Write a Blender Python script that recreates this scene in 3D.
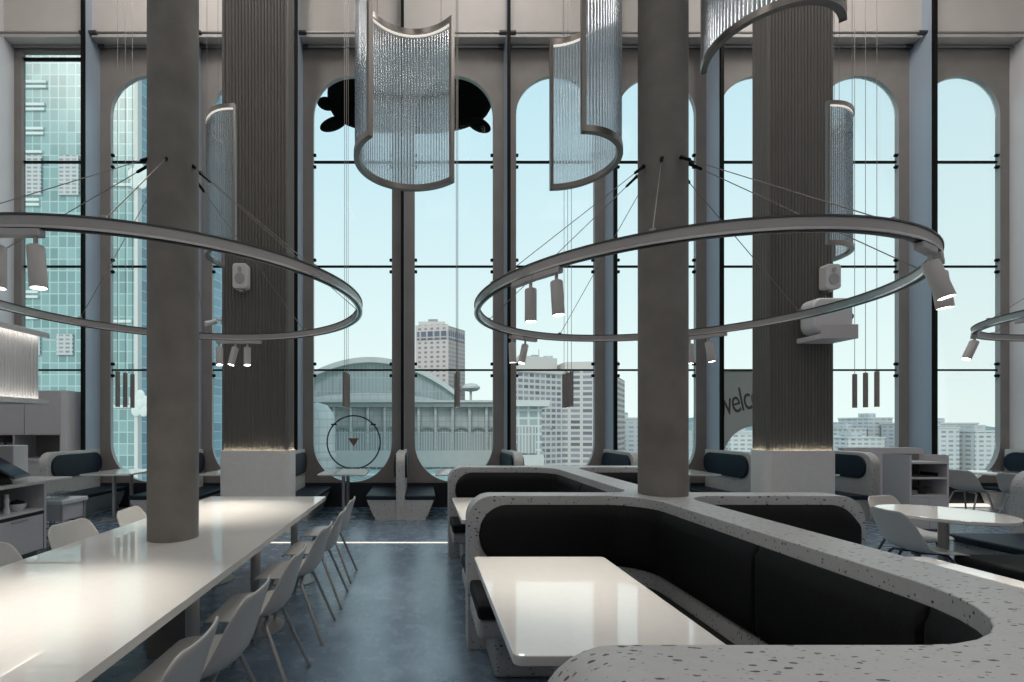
import bpy, bmesh, math, random
from mathutils import Vector, Matrix

random.seed(7)
PI = math.pi
scene = bpy.context.scene
for o in list(bpy.data.objects):
    bpy.data.objects.remove(o, do_unlink=True)
COL = scene.collection

# ------------------------------------------------------------------ camera
EYE = 1.52
cam_d = bpy.data.cameras.new('camera')
cam_d.sensor_width = 36.0
cam_d.lens = 466.0 / 1024.0 * 36.0
cam_d.shift_x = (512 - 421) / 1024.0
cam_d.shift_y = (426 - 341) / 1024.0
cam_d.clip_start = 0.05
cam_d.clip_end = 9000
cam = bpy.data.objects.new('camera', cam_d)
cam.location = (0, 0, EYE)
cam.rotation_euler = (PI / 2, 0, 0)
COL.objects.link(cam)
scene.camera = cam

# ------------------------------------------------------------------ colour management, world, sun
scene.view_settings.view_transform = 'Standard'
scene.view_settings.look = 'None'
scene.view_settings.gamma = 1.0
scene.view_settings.exposure = 0.0
scene.view_settings.use_curve_mapping = False
try:
    scene.cycles.use_denoising = True
    scene.cycles.max_bounces = 10
    scene.cycles.diffuse_bounces = 5
    scene.cycles.glossy_bounces = 4
    scene.cycles.transparent_max_bounces = 24
    scene.cycles.transmission_bounces = 6
    scene.cycles.sample_clamp_indirect = 4.0
    scene.cycles.caustics_reflective = False
    scene.cycles.caustics_refractive = False
except Exception:
    pass

world = bpy.data.worlds.new('sky')
scene.world = world
world.use_nodes = True
wn = world.node_tree.nodes
wl = world.node_tree.links
wn.clear()
w_out = wn.new('ShaderNodeOutputWorld')
w_bg = wn.new('ShaderNodeBackground')
w_tc = wn.new('ShaderNodeTexCoord')
w_sep = wn.new('ShaderNodeSeparateXYZ')
w_ramp = wn.new('ShaderNodeValToRGB')
w_ramp.color_ramp.elements[0].position = 0.0
w_ramp.color_ramp.elements[0].color = (0.90, 1.0, 0.96, 1)
w_ramp.color_ramp.elements[1].position = 0.62
w_ramp.color_ramp.elements[1].color = (0.56, 0.80, 0.90, 1)
wl.new(w_tc.outputs['Generated'], w_sep.inputs[0])
wl.new(w_sep.outputs['Z'], w_ramp.inputs[0])
wl.new(w_ramp.outputs[0], w_bg.inputs['Color'])
w_bg.inputs['Strength'].default_value = 1.04
wl.new(w_bg.outputs[0], w_out.inputs['Surface'])

sun_d = bpy.data.lights.new('sun', 'SUN')
sun_d.energy = 1.7
sun_d.angle = math.radians(25)
sun_d.color = (1.0, 0.90, 0.80)
sun = bpy.data.objects.new('sun', sun_d)
sun.rotation_euler = (math.radians(52), 0, math.radians(-28))   # shines from behind the camera onto the far facades
COL.objects.link(sun)

CEIL_FILL_W = 85.0      # power of each added ceiling fill panel
SPOT_W = 42.0           # power of each track spotlight

# ------------------------------------------------------------------ materials
def new_mat(name):
    m = bpy.data.materials.new(name)
    m.use_nodes = True
    nt = m.node_tree
    return m, nt, nt.nodes, nt.links, nt.nodes['Principled BSDF']


def plain(name, col, rough=0.5, metal=0.0, noise=0.0, nscale=8.0, bump=0.0, spec=0.5, coat=0.0):
    m, nt, n, l, b = new_mat(name)
    b.inputs['Base Color'].default_value = (*col, 1)
    b.inputs['Roughness'].default_value = rough
    b.inputs['Metallic'].default_value = metal
    b.inputs['Specular IOR Level'].default_value = spec
    b.inputs['Coat Weight'].default_value = coat
    tc = n.new('ShaderNodeTexCoord')
    nz = n.new('ShaderNodeTexNoise')
    nz.inputs['Scale'].default_value = nscale
    nz.inputs['Detail'].default_value = 6
    l.new(tc.outputs['Object'], nz.inputs['Vector'])
    if noise > 0:
        r = n.new('ShaderNodeValToRGB')
        r.color_ramp.elements[0].position = 0.3
        r.color_ramp.elements[1].position = 0.72
        r.color_ramp.elements[0].color = (*[c * (1 - noise) for c in col], 1)
        r.color_ramp.elements[1].color = (*[min(1, c * (1 + noise)) for c in col], 1)
        l.new(nz.outputs['Fac'], r.inputs[0])
        l.new(r.outputs[0], b.inputs['Base Color'])
    if bump > 0:
        bp = n.new('ShaderNodeBump')
        bp.inputs['Strength'].default_value = bump
        bp.inputs['Distance'].default_value = 0.01
        l.new(nz.outputs['Fac'], bp.inputs['Height'])
        l.new(bp.outputs[0], b.inputs['Normal'])
    return m


def emit(name, col, s):
    m, nt, n, l, b = new_mat(name)
    b.inputs['Base Color'].default_value = (*col, 1)
    b.inputs['Emission Color'].default_value = (*col, 1)
    b.inputs['Emission Strength'].default_value = s
    return m


def terrazzo(name, base=(0.455, 0.46, 0.46), sc=42.0, dens=0.22):
    m, nt, n, l, b = new_mat(name)
    tc = n.new('ShaderNodeTexCoord')
    mp = n.new('ShaderNodeMapping')
    mp.inputs['Rotation'].default_value = (0.3, 0.5, 0.6)
    mp.inputs['Scale'].default_value = (0.75, 2.0, 1.3)
    l.new(tc.outputs['Object'], mp.inputs[0])
    nz = n.new('ShaderNodeTexNoise')
    nz.inputs['Scale'].default_value = 90
    mixv = n.new('ShaderNodeVectorMath'); mixv.operation = 'MULTIPLY_ADD'
    mixv.inputs[1].default_value = (0.012, 0.012, 0.012)
    l.new(tc.outputs['Object'], nz.inputs['Vector'])
    l.new(nz.outputs['Color'], mixv.inputs[0])
    l.new(mp.outputs[0], mixv.inputs[2])
    col_in = None
    prev = None
    for (s, thr, lo, ca, cb) in ((sc, 0.36, dens, (0.03, 0.03, 0.032), (0.16, 0.13, 0.11)),
                                 (sc * 2.0, 0.34, 0.5, (0.22, 0.21, 0.2), (0.42, 0.41, 0.40))):
        v = n.new('ShaderNodeTexVoronoi')
        v.inputs['Scale'].default_value = s
        l.new(mixv.outputs[0], v.inputs['Vector'])
        sep = n.new('ShaderNodeSeparateColor')
        l.new(v.outputs['Color'], sep.inputs[0])
        t = n.new('ShaderNodeMath'); t.operation = 'MULTIPLY'
        l.new(sep.outputs[1], t.inputs[0]); t.inputs[1].default_value = thr
        lt = n.new('ShaderNodeMath'); lt.operation = 'LESS_THAN'
        l.new(v.outputs['Distance'], lt.inputs[0]); l.new(t.outputs[0], lt.inputs[1])
        gt = n.new('ShaderNodeMath'); gt.operation = 'GREATER_THAN'
        l.new(sep.outputs[0], gt.inputs[0]); gt.inputs[1].default_value = lo
        mk = n.new('ShaderNodeMath'); mk.operation = 'MULTIPLY'
        l.new(lt.outputs[0], mk.inputs[0]); l.new(gt.outputs[0], mk.inputs[1])
        cm = n.new('ShaderNodeMix'); cm.data_type = 'RGBA'
        cm.inputs[6].default_value = (*ca, 1); cm.inputs[7].default_value = (*cb, 1)
        l.new(sep.outputs[2], cm.inputs[0])
        mx = n.new('ShaderNodeMix'); mx.data_type = 'RGBA'
        l.new(mk.outputs[0], mx.inputs[0])
        if prev is None:
            nz2 = n.new('ShaderNodeTexNoise'); nz2.inputs['Scale'].default_value = 30
            l.new(tc.outputs['Object'], nz2.inputs['Vector'])
            r = n.new('ShaderNodeValToRGB')
            r.color_ramp.elements[0].color = (*[c * 0.92 for c in base], 1)
            r.color_ramp.elements[1].color = (*[c * 1.06 for c in base], 1)
            l.new(nz2.outputs['Fac'], r.inputs[0])
            l.new(r.outputs[0], mx.inputs[6])
        else:
            l.new(prev.outputs[2], mx.inputs[6])
        l.new(cm.outputs[2], mx.inputs[7])
        prev = mx
    l.new(prev.outputs[2], b.inputs['Base Color'])
    b.inputs['Roughness'].default_value = 0.42
    return m


def thin_glass(name, tint, refl=0.07, rough=0.02):
    m = bpy.data.materials.new(name)
    m.use_nodes = True
    n = m.node_tree.nodes; l = m.node_tree.links
    n.clear()
    out = n.new('ShaderNodeOutputMaterial')
    tr = n.new('ShaderNodeBsdfTransparent'); tr.inputs[0].default_value = (*tint, 1)
    gl = n.new('ShaderNodeBsdfGlossy'); gl.inputs['Roughness'].default_value = rough
    mx = n.new('ShaderNodeMixShader')
    lw = n.new('ShaderNodeLayerWeight'); lw.inputs[0].default_value = 0.25
    mm = n.new('ShaderNodeMath'); mm.operation = 'MULTIPLY_ADD'
    mm.inputs[1].default_value = 0.10; mm.inputs[2].default_value = refl
    l.new(lw.outputs['Fresnel'], mm.inputs[0])
    l.new(mm.outputs[0], mx.inputs[0])
    l.new(tr.outputs[0], mx.inputs[1]); l.new(gl.outputs[0], mx.inputs[2])
    l.new(mx.outputs[0], out.inputs[0])
    return m


def acrylic(name):
    m = bpy.data.materials.new(name)
    m.use_nodes = True
    n = m.node_tree.nodes; l = m.node_tree.links
    n.clear()
    out = n.new('ShaderNodeOutputMaterial')
    tr = n.new('ShaderNodeBsdfTransparent'); tr.inputs[0].default_value = (0.88, 0.91, 0.93, 1)
    rf = n.new('ShaderNodeBsdfRefraction'); rf.inputs['IOR'].default_value = 1.42
    rf.inputs['Roughness'].default_value = 0.0
    rf.inputs['Color'].default_value = (0.97, 0.98, 1.0, 1)
    gl = n.new('ShaderNodeBsdfGlossy'); gl.inputs['Roughness'].default_value = 0.15
    m1 = n.new('ShaderNodeMixShader'); m1.inputs[0].default_value = 0.58
    m2 = n.new('ShaderNodeMixShader'); m2.inputs[0].default_value = 0.05
    l.new(tr.outputs[0], m1.inputs[1]); l.new(rf.outputs[0], m1.inputs[2])
    l.new(m1.outputs[0], m2.inputs[1]); l.new(gl.outputs[0], m2.inputs[2])
    l.new(m2.outputs[0], out.inputs[0])
    return m


def facade(name, wall, glass, w, h, mortar, gloss=0.3, var=0.25, alt=None):
    """window grid: cells of glass w x h metres between wall-coloured bands"""
    m, nt, n, l, b = new_mat(name)
    tc = n.new('ShaderNodeTexCoord')
    sep = n.new('ShaderNodeSeparateXYZ'); l.new(tc.outputs['Object'], sep.inputs[0])
    ad = n.new('ShaderNodeMath'); ad.operation = 'ADD'
    l.new(sep.outputs[0], ad.inputs[0]); l.new(sep.outputs[1], ad.inputs[1])
    cb = n.new('ShaderNodeCombineXYZ')
    l.new(ad.outputs[0], cb.inputs[0]); l.new(sep.outputs[2], cb.inputs[1])
    br = n.new('ShaderNodeTexBrick')
    br.offset = 0.0
    br.inputs['Scale'].default_value = 1.0
    br.inputs['Brick Width'].default_value = w
    br.inputs['Row Height'].default_value = h
    br.inputs['Mortar Size'].default_value = mortar
    br.inputs['Mortar Smooth'].default_value = 0.05
    br.inputs['Color1'].default_value = (*[c * (1 - var) for c in glass], 1)
    br.inputs['Color2'].default_value = (*[min(1, c * (1 + var)) for c in (alt or glass)], 1)
    br.inputs['Mortar'].default_value = (*wall, 1)
    l.new(cb.outputs[0], br.inputs['Vector'])
    l.new(br.outputs['Color'], b.inputs['Base Color'])
    b.inputs['Roughness'].default_value = gloss
    return m


M = {}
def floor_material():
    m, nt, n, l, b = new_mat('polished_concrete')
    tc = n.new('ShaderNodeTexCoord')
    def noise(scale, detail, rough=0.6):
        nz = n.new('ShaderNodeTexNoise')
        nz.inputs['Scale'].default_value = scale; nz.inputs['Detail'].default_value = detail
        nz.inputs['Roughness'].default_value = rough
        l.new(tc.outputs['Object'], nz.inputs['Vector'])
        return nz
    n1 = noise(1.6, 7, 0.65); n2 = noise(7, 8, 0.6)
    mx = n.new('ShaderNodeMath'); mx.operation = 'MULTIPLY_ADD'
    l.new(n2.outputs['Fac'], mx.inputs[0]); mx.inputs[1].default_value = 0.42
    hf = n.new('ShaderNodeMath'); hf.operation = 'MULTIPLY'; hf.inputs[1].default_value = 0.58
    l.new(n1.outputs['Fac'], hf.inputs[0]); l.new(hf.outputs[0], mx.inputs[2])
    r = n.new('ShaderNodeValToRGB')
    r.color_ramp.elements[0].position = 0.30; r.color_ramp.elements[0].color = (0.095, 0.135, 0.185, 1)
    r.color_ramp.elements[1].position = 0.70; r.color_ramp.elements[1].color = (0.22, 0.29, 0.37, 1)
    l.new(mx.outputs[0], r.inputs[0]); l.new(r.outputs[0], b.inputs['Base Color'])
    mr = n.new('ShaderNodeMapRange')
    mr.inputs[1].default_value = 0.3; mr.inputs[2].default_value = 0.7
    mr.inputs[3].default_value = 0.22; mr.inputs[4].default_value = 0.31
    l.new(n2.outputs['Fac'], mr.inputs[0]); l.new(mr.outputs[0], b.inputs['Roughness'])
    b.inputs['Specular IOR Level'].default_value = 1.0
    b.inputs['Specular Tint'].default_value = (0.8, 0.92, 1.0, 1)
    return m
M['floor'] = floor_material()
M['panel'] = plain('window_panel_grey', (0.255, 0.235, 0.218), 0.6, noise=0.08, nscale=3)
M['reveal'] = plain('window_reveal_pale', (0.40, 0.40, 0.40), 0.5)
M['darkpanel'] = plain('lower_panel_dark', (0.012, 0.015, 0.020), 0.5)
M['upper'] = plain('upper_wall_panel', (0.60, 0.565, 0.53), 0.6, noise=0.04, nscale=2)
M['fin'] = plain('fin_grey_paint', (0.37, 0.44, 0.525), 0.35)
M['fin_edge'] = plain('fin_black_edge', (0.008, 0.008, 0.008), 0.6, spec=0.1)
M['wall'] = plain('white_wall_paint', (0.72, 0.72, 0.74), 0.6, noise=0.03, nscale=2)
M['ceiling'] = plain('ceiling_paint', (0.30, 0.29, 0.28), 0.7)
M['concrete'] = plain('column_concrete', (0.185, 0.173, 0.155), 0.72, noise=0.16, nscale=5, bump=0.15)
M['rib'] = plain('ribbed_bronze', (0.112, 0.105, 0.094), 0.5, noise=0.05, nscale=4)
M['plinth'] = plain('plinth_stone', (0.76, 0.74, 0.70), 0.5, noise=0.03, nscale=18)
M['terrazzo'] = terrazzo('terrazzo')
M['terrazzo_far'] = terrazzo('terrazzo_bench', base=(0.54, 0.525, 0.505), sc=44)
M['black'] = plain('black_leather', (0.008, 0.008, 0.009), 0.62, noise=0.25, nscale=60, bump=0.08, spec=0.22)
M['navy'] = plain('navy_leather', (0.0075, 0.016, 0.029), 0.5, noise=0.2, nscale=40, bump=0.06, spec=0.28)
M['quartz'] = plain('white_quartz', (0.68, 0.665, 0.64), 0.02, noise=0.02, nscale=30, spec=0.75)
M['quartz_edge'] = plain('white_quartz_edge', (0.62, 0.61, 0.59), 0.25)
M['shell'] = plain('chair_plastic', (0.56, 0.54, 0.515), 0.38, spec=0.4)
M['steel'] = plain('grey_steel', (0.42, 0.41, 0.395), 0.36, metal=0.5)
M['darksteel'] = plain('dark_steel', (0.09, 0.09, 0.095), 0.4, metal=0.5)
M['chrome'] = plain('brushed_chrome', (0.62, 0.60, 0.58), 0.22, metal=1.0)
M['alu'] = plain('ring_aluminium', (0.44, 0.425, 0.41), 0.4, metal=0.6)
M['bronze'] = plain('screen_frame_metal', (0.30, 0.275, 0.255), 0.3, metal=0.85)
M['cable'] = plain('steel_cable', (0.22, 0.21, 0.20), 0.4, metal=0.6)
M['white'] = plain('white_lacquer', (0.66, 0.66, 0.665), 0.4)
M['lampbody'] = plain('spotlight_white', (0.50, 0.48, 0.465), 0.45)
M['pend'] = plain('pendant_taupe', (0.235, 0.215, 0.20), 0.5)
M['cab'] = plain('cabinet_greige', (0.55, 0.525, 0.535), 0.45, noise=0.03, nscale=20)
M['cabdark'] = plain('cabinet_inside', (0.17, 0.165, 0.16), 0.6)
M['blackplastic'] = plain('black_plastic', (0.013, 0.014, 0.016), 0.3)
M['screen'] = plain('tablet_glass', (0.010, 0.024, 0.045), 0.25)
M['clearbox'] = thin_glass('clear_plastic', (0.86, 0.9, 0.92), 0.18, 0.1)
M['glass'] = thin_glass('window_glass', (0.96, 0.985, 0.985), 0.0)
M['rod'] = acrylic('acrylic_rod')
M['led'] = emit('led_warm', (1.0, 0.90, 0.76), 7.0)
M['led_plinth'] = emit('led_plinth', (1.0, 0.88, 0.72), 42.0)
M['led_floor'] = emit('led_floor', (1.0, 0.93, 0.82), 0.95)
M['led_soft'] = emit('led_soft', (1.0, 0.94, 0.85), 5.0)
M['led_rail'] = emit('led_rail', (1.0, 0.93, 0.84), 0.85)
M['lens'] = emit('spot_lens', (1.0, 0.95, 0.86), 14.0)
M['ceil_fill_glow'] = emit('ceiling_fill_glow', (1.0, 0.95, 0.9), 1.0)  # glowing face of the added fill panels
M['bone'] = plain('silhouette_black', (0.004, 0.004, 0.004), 0.9, spec=0.05)
M['ink'] = plain('sign_black', (0.02, 0.02, 0.022), 0.5)
M['tri'] = plain('sign_brown', (0.16, 0.10, 0.085), 0.5)
def film(name, col):
    m, nt, n, l, b = new_mat(name)
    out = n['Material Output']
    b.inputs['Base Color'].default_value = (*col, 1); b.inputs['Roughness'].default_value = 0.7
    tl = n.new('ShaderNodeBsdfTranslucent'); tl.inputs[0].default_value = (*col, 1)
    mx = n.new('ShaderNodeMixShader'); mx.inputs[0].default_value = 0.75
    l.new(b.outputs[0], mx.inputs[1]); l.new(tl.outputs[0], mx.inputs[2]); l.new(mx.outputs[0], out.inputs[0])
    return m
M['film'] = film('window_film_grey', (0.56, 0.53, 0.50))
M['filmtext'] = plain('window_film_letter', (0.085, 0.082, 0.08), 0.7)
M['ceramic'] = plain('white_ceramic', (0.7, 0.7, 0.7), 0.2)

# ------------------------------------------------------------------ mesh helpers
class MB:
    def __init__(self):
        self.bm = bmesh.new()

    def box(self, x0, x1, y0, y1, z0, z1):
        p = [(x0, y0, z0), (x1, y0, z0), (x1, y1, z0), (x0, y1, z0), (x0, y0, z1), (x1, y0, z1), (x1, y1, z1), (x0, y1, z1)]
        v = [self.bm.verts.new(q) for q in p]
        for f in ((0, 3, 2, 1), (4, 5, 6, 7), (0, 1, 5, 4), (1, 2, 6, 5), (2, 3, 7, 6), (3, 0, 4, 7)):
            self.bm.faces.new([v[i] for i in f])
        return self

    def prism(self, pts, z0, z1):
        a = sum(pts[i][0] * pts[(i + 1) % len(pts)][1] - pts[(i + 1) % len(pts)][0] * pts[i][1] for i in range(len(pts)))
        if a < 0:
            pts = pts[::-1]
        lo = [self.bm.verts.new((p[0], p[1], z0)) for p in pts]
        hi = [self.bm.verts.new((p[0], p[1], z1)) for p in pts]
        n = len(pts)
        for i in range(n):
            j = (i + 1) % n
            self.bm.faces.new([lo[i], lo[j], hi[j], hi[i]])
        self.bm.faces.new(hi)
        self.bm.faces.new(lo[::-1])
        return self

    def prism_xz(self, pts, y0, y1):
        """polygon in the x-z plane extruded along y"""
        a = sum(pts[i][0] * pts[(i + 1) % len(pts)][1] - pts[(i + 1) % len(pts)][0] * pts[i][1] for i in range(len(pts)))
        if a < 0:
            pts = pts[::-1]
        f = [self.bm.verts.new((p[0], y0, p[1])) for p in pts]
        g = [self.bm.verts.new((p[0], y1, p[1])) for p in pts]
        n = len(pts)
        for i in range(n):
            j = (i + 1) % n
            self.bm.faces.new([f[j], f[i], g[i], g[j]])
        self.bm.faces.new(f)
        self.bm.faces.new(g[::-1])
        return self

    def prism_yz(self, pts, x0, x1):
        f = [self.bm.verts.new((x0, p[0], p[1])) for p in pts]
        g = [self.bm.verts.new((x1, p[0], p[1])) for p in pts]
        n = len(pts)
        for i in range(n):
            j = (i + 1) % n
            self.bm.faces.new([f[i], f[j], g[j], g[i]])
        self.bm.faces.new(f[::-1])
        self.bm.faces.new(g)
        bmesh.ops.recalc_face_normals(self.bm, faces=self.bm.faces[:])
        return self

    def tube(self, path, r, seg=8, cap=True, closed=False):
        path = [Vector(p) for p in path]
        n = len(path)
        rings = []
        prev_n = None
        for i, p in enumerate(path):
            if closed:
                t = (path[(i + 1) % n] - path[i - 1]).normalized()
            else:
                t = (path[min(i + 1, n - 1)] - path[max(i - 1, 0)]).normalized()
            if prev_n is None:
                ref = Vector((0, 0, 1)) if abs(t.z) < 0.9 else Vector((1, 0, 0))
                nn = t.cross(ref).normalized()
            else:
                nn = (prev_n - t * prev_n.dot(t))
                nn = nn.normalized() if nn.length > 1e-6 else t.orthogonal().normalized()
            prev_n = nn
            bb = t.cross(nn)
            rr = r[i] if isinstance(r, (list, tuple)) else r
            rings.append([self.bm.verts.new(p + (nn * math.cos(2 * PI * k / seg) + bb * math.sin(2 * PI * k / seg)) * rr) for k in range(seg)])
        m = n if closed else n - 1
        for i in range(m):
            a = rings[i]; b = rings[(i + 1) % n]
            for k in range(seg):
                self.bm.faces.new([a[k], a[(k + 1) % seg], b[(k + 1) % seg], b[k]])
        if cap and not closed:
            self.bm.faces.new(rings[0][::-1]); self.bm.faces.new(rings[-1])
        return self

    def cyl(self, x, y, z0, z1, r, seg=24, r2=None):
        return self.tube([(x, y, z0), (x, y, z1)], [r, r2 if r2 is not None else r], seg)

    def lathe(self, prof, seg=32, c=(0, 0), closed=False):
        """profile of (radius, z) revolved about a vertical axis"""
        rings = []
        for (r, z) in prof:
            rings.append([self.bm.verts.new((c[0] + r * math.cos(2 * PI * k / seg), c[1] + r * math.sin(2 * PI * k / seg), z)) for k in range(seg)])
        n = len(prof)
        for i in range(n if closed else n - 1):
            a = rings[i]; b = rings[(i + 1) % n]
            for k in range(seg):
                self.bm.faces.new([a[k], a[(k + 1) % seg], b[(k + 1) % seg], b[k]])
        if not closed:
            if prof[0][0] > 1e-6: self.bm.faces.new(rings[0][::-1])
            if prof[-1][0] > 1e-6: self.bm.faces.new(rings[-1])
        bmesh.ops.remove_doubles(self.bm, verts=self.bm.verts[:], dist=1e-5)
        return self

    def grid(self, rows, thick=0.0):
        vs = [[self.bm.verts.new(p) for p in row] for row in rows]
        for i in range(len(vs) - 1):
            for j in range(len(vs[0]) - 1):
                self.bm.faces.new([vs[i][j], vs[i][j + 1], vs[i + 1][j + 1], vs[i + 1][j]])
        return self

    def xf(self, mat):
        bmesh.ops.transform(self.bm, matrix=mat, verts=self.bm.verts[:])
        return self

    def build(self, name, mat, parent=None, smooth=False, bevel=0.0, bseg=2, loc=None, sub=0, solid=0.0, angle=40):
        bmesh.ops.recalc_face_normals(self.bm, faces=self.bm.faces[:])
        me = bpy.data.meshes.new(name)
        self.bm.to_mesh(me)
        self.bm.free()
        me.materials.append(mat)
        o = bpy.data.objects.new(name, me)
        COL.objects.link(o)
        if parent is not None:
            o.parent = parent
        if loc is not None:
            o.location = loc
        if smooth:
            for p in me.polygons:
                p.use_smooth = True
            if smooth == 'auto':
                a = math.radians(angle)
                b2 = bmesh.new(); b2.from_mesh(me)
                for e in b2.edges:
                    if len(e.link_faces) == 2 and e.calc_face_angle(0) > a:
                        e.smooth = False
                b2.to_mesh(me); b2.free()
        if solid:
            s = o.modifiers.new('thickness', 'SOLIDIFY'); s.thickness = solid; s.offset = 0
        if bevel:
            b = o.modifiers.new('bevel', 'BEVEL'); b.width = bevel; b.segments = bseg
            b.limit_method = 'ANGLE'; b.angle_limit = math.radians(40)
        if sub:
            s = o.modifiers.new('sub', 'SUBSURF'); s.levels = sub; s.render_levels = sub
        return o


def fillet(pts, closed=True, seg=7):
    """pts: (x, y, r) -> rounded polyline"""
    out = []
    n = len(pts)
    for i, p in enumerate(pts):
        r = p[2] if len(p) > 2 else 0
        c = Vector((p[0], p[1]))
        if r <= 0 or (not closed and i in (0, n - 1)):
            out.append((c.x, c.y)); continue
        a = Vector(pts[i - 1][:2]); b = Vector(pts[(i + 1) % n][:2])
        d1 = (a - c).normalized(); d2 = (b - c).normalized()
        ang = math.acos(max(-1, min(1, d1.dot(d2))))
        t = r / math.tan(ang / 2)
        t = min(t, (a - c).length * 0.499 if len(pts[i - 1]) > 2 and pts[i - 1][2] > 0 else (a - c).length, (b - c).length)
        rr = t * math.tan(ang / 2)
        p1 = c + d1 * t
        ctr = c + (d1 + d2).normalized() * (rr / math.sin(ang / 2))
        v1 = p1 - ctr
        v2 = c + d2 * t - ctr
        a1 = math.atan2(v1.y, v1.x); a2 = math.atan2(v2.y, v2.x)
        da = (a2 - a1 + PI) % (2 * PI) - PI
        for k in range(seg + 1):
            th = a1 + da * k / seg
            out.append((ctr.x + rr * math.cos(th), ctr.y + rr * math.sin(th)))
    return out


def rrect(x0, x1, y0, y1, r, seg=6):
    return fillet([(x0, y0, r), (x1, y0, r), (x1, y1, r), (x0, y1, r)], True, seg)


def thing(name, label, cat, loc=(0, 0, 0), rz=0.0, group=None):
    o = bpy.data.objects.new(name, None)
    o.empty_display_size = 0.1
    COL.objects.link(o)
    o.location = loc
    o.rotation_euler = (0, 0, rz)
    o['label'] = label
    o['category'] = cat
    if group:
        o['group'] = group
    return o


def tag(o, label, cat, group=None):
    o['label'] = label
    o['category'] = cat
    if group:
        o['group'] = group
    return o


def struct(o, label=None):
    o['kind'] = 'structure'
    if label:
        o['label'] = label
    return o


def sempty(name, loc=(0, 0, 0)):
    o = bpy.data.objects.new(name, None)
    COL.objects.link(o)
    o.location = loc
    o['kind'] = 'structure'
    return o


def copy_tree(o, parent=None):
    c = o.copy()
    COL.objects.link(c)
    c.parent = parent
    for ch in list(o.children):
        copy_tree(ch, c)
    return c


def dup(proto, label, loc, rz=0.0, group=None):
    c = copy_tree(proto)
    c.location = loc
    c.rotation_euler = (0, 0, rz)
    c['label'] = label
    if group:
        c['group'] = group
    return c


# ------------------------------------------------------------------ the room
YW = 8.75            # inner face of the window wall
YG = 8.812            # window glass
BAY = 1.904
XB = [-2.236 + BAY * k for k in range(-2, 8)]     # bay boundaries: -6.04 ... 11.09
XL, XR = -7.64, 11.05
ZC = 11.4

o = MB().box(XL - 0.3, XR + 0.3, -7.0, 8.84, -0.25, 0.0).build('floor', M['floor']); struct(o)
o = MB().box(XL - 0.3, XR + 0.3, -7.0, 8.95, ZC, ZC + 0.25).build('ceiling', M['ceiling']); struct(o)
o = MB().box(XL - 0.3, XL, -7.0, 8.84, 0, ZC).build('wall_left', M['wall']); struct(o)
o = MB().box(XR, XR + 0.3, -7.0, 8.84, 0, ZC).build('wall_right', M['wall']); struct(o)
o = MB().box(XL, XR, -7.0, -6.8, 0, ZC).build('wall_rear', M['wall']); struct(o)
# upper wall above the windows
o = MB().box(XL, XR, 8.53, 8.95, 8.64, ZC).build('wall_upper', M['upper']); struct(o)
# panel joints of the upper wall, half way between the fins
tn = 0
o = MB().box(XL, XR, 8.735, 8.75, 8.615, 8.64).build('trim_1', M['darksteel']); struct(o)
o = MB().tube([(XL, 8.46, 8.66), (XR, 8.46, 8.66)], 0.02, 10).build('trim_2', M['steel'], smooth=True); struct(o)
o = MB().tube([(XL, 8.70, 8.60), (XR, 8.70, 8.60)], 0.018, 10).build('trim_3', M['steel'], smooth=True); struct(o)


def arch_outline(cx, hw, zb, zt, seg=24):
    pts = []
    for k in range(seg + 1):
        a = PI + PI * k / seg
        pts.append((cx + hw * math.cos(a), zb + hw + hw * math.sin(a)))
    for k in range(seg + 1):
        a = PI * k / seg
        pts.append((cx + hw * math.cos(a), zt - hw + hw * math.sin(a)))
    return pts          # counter-clockwise, starts at left of lower arc


def window_panel(x0, x1, cx, hw, zb, zt, ztop):
    """wall panel of one bay with a stadium-shaped opening, with its reveal"""
    mb = MB(); bm = mb.bm
    inner = arch_outline(cx, hw, zb, zt)
    n = len(inner)
    def out_pt(p):
        d = Vector((p[0] - cx, 0))
        return None
    outer = []
    zc0, zc1 = zb + hw, zt - hw
    for (x, z) in inner:
        # project radially to the rectangle
        cz = zc0 if z < zc0 else (zc1 if z > zc1 else z)
        dx, dz = x - cx, z - cz
        best = 1e9
        if abs(dx) > 1e-9:
            best = min(best, ((x1 if dx > 0 else x0) - cx) / dx)
        if abs(dz) > 1e-9:
            best = min(best, ((ztop if dz > 0 else 0.0) - cz) / dz)
        outer.append((cx + dx * best, cz + dz * best))
    iv = [bm.verts.new((p[0], YW, p[1])) for p in inner]
    ov = [bm.verts.new((p[0], YW, p[1])) for p in outer]
    for i in range(n):
        j = (i + 1) % n
        # include the rectangle corner when the outer point turns one
        pa, pb = outer[i], outer[j]
        corner = None
        if abs(pa[0] - pb[0]) > 1e-6 and abs(pa[1] - pb[1]) > 1e-6:
            corner = (pa[0], pb[1]) if (abs(pa[0] - x0) < 1e-6 or abs(pa[0] - x1) < 1e-6) else (pb[0], pa[1])
        if corner:
            cv = bm.verts.new((corner[0], YW, corner[1]))
            bm.faces.new([iv[i], iv[j], ov[j], cv, ov[i]])
        else:
            bm.faces.new([iv[i], iv[j], ov[j], ov[i]])
    panel = mb
    rv = MB()
    a = [rv.bm.verts.new((p[0], YW, p[1])) for p in inner]
    b = [rv.bm.verts.new((p[0], 8.83, p[1])) for p in inner]
    for i in range(n):
        j = (i + 1) % n
        rv.bm.faces.new([a[i], a[j], b[j], b[i]])
    return panel, rv, inner


def clamp_mb(x, z, s):
    return MB().tube([(x, YG - 0.03, z), (x + s * 0.045, YG - 0.03, z)], 0.030, 10)


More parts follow.
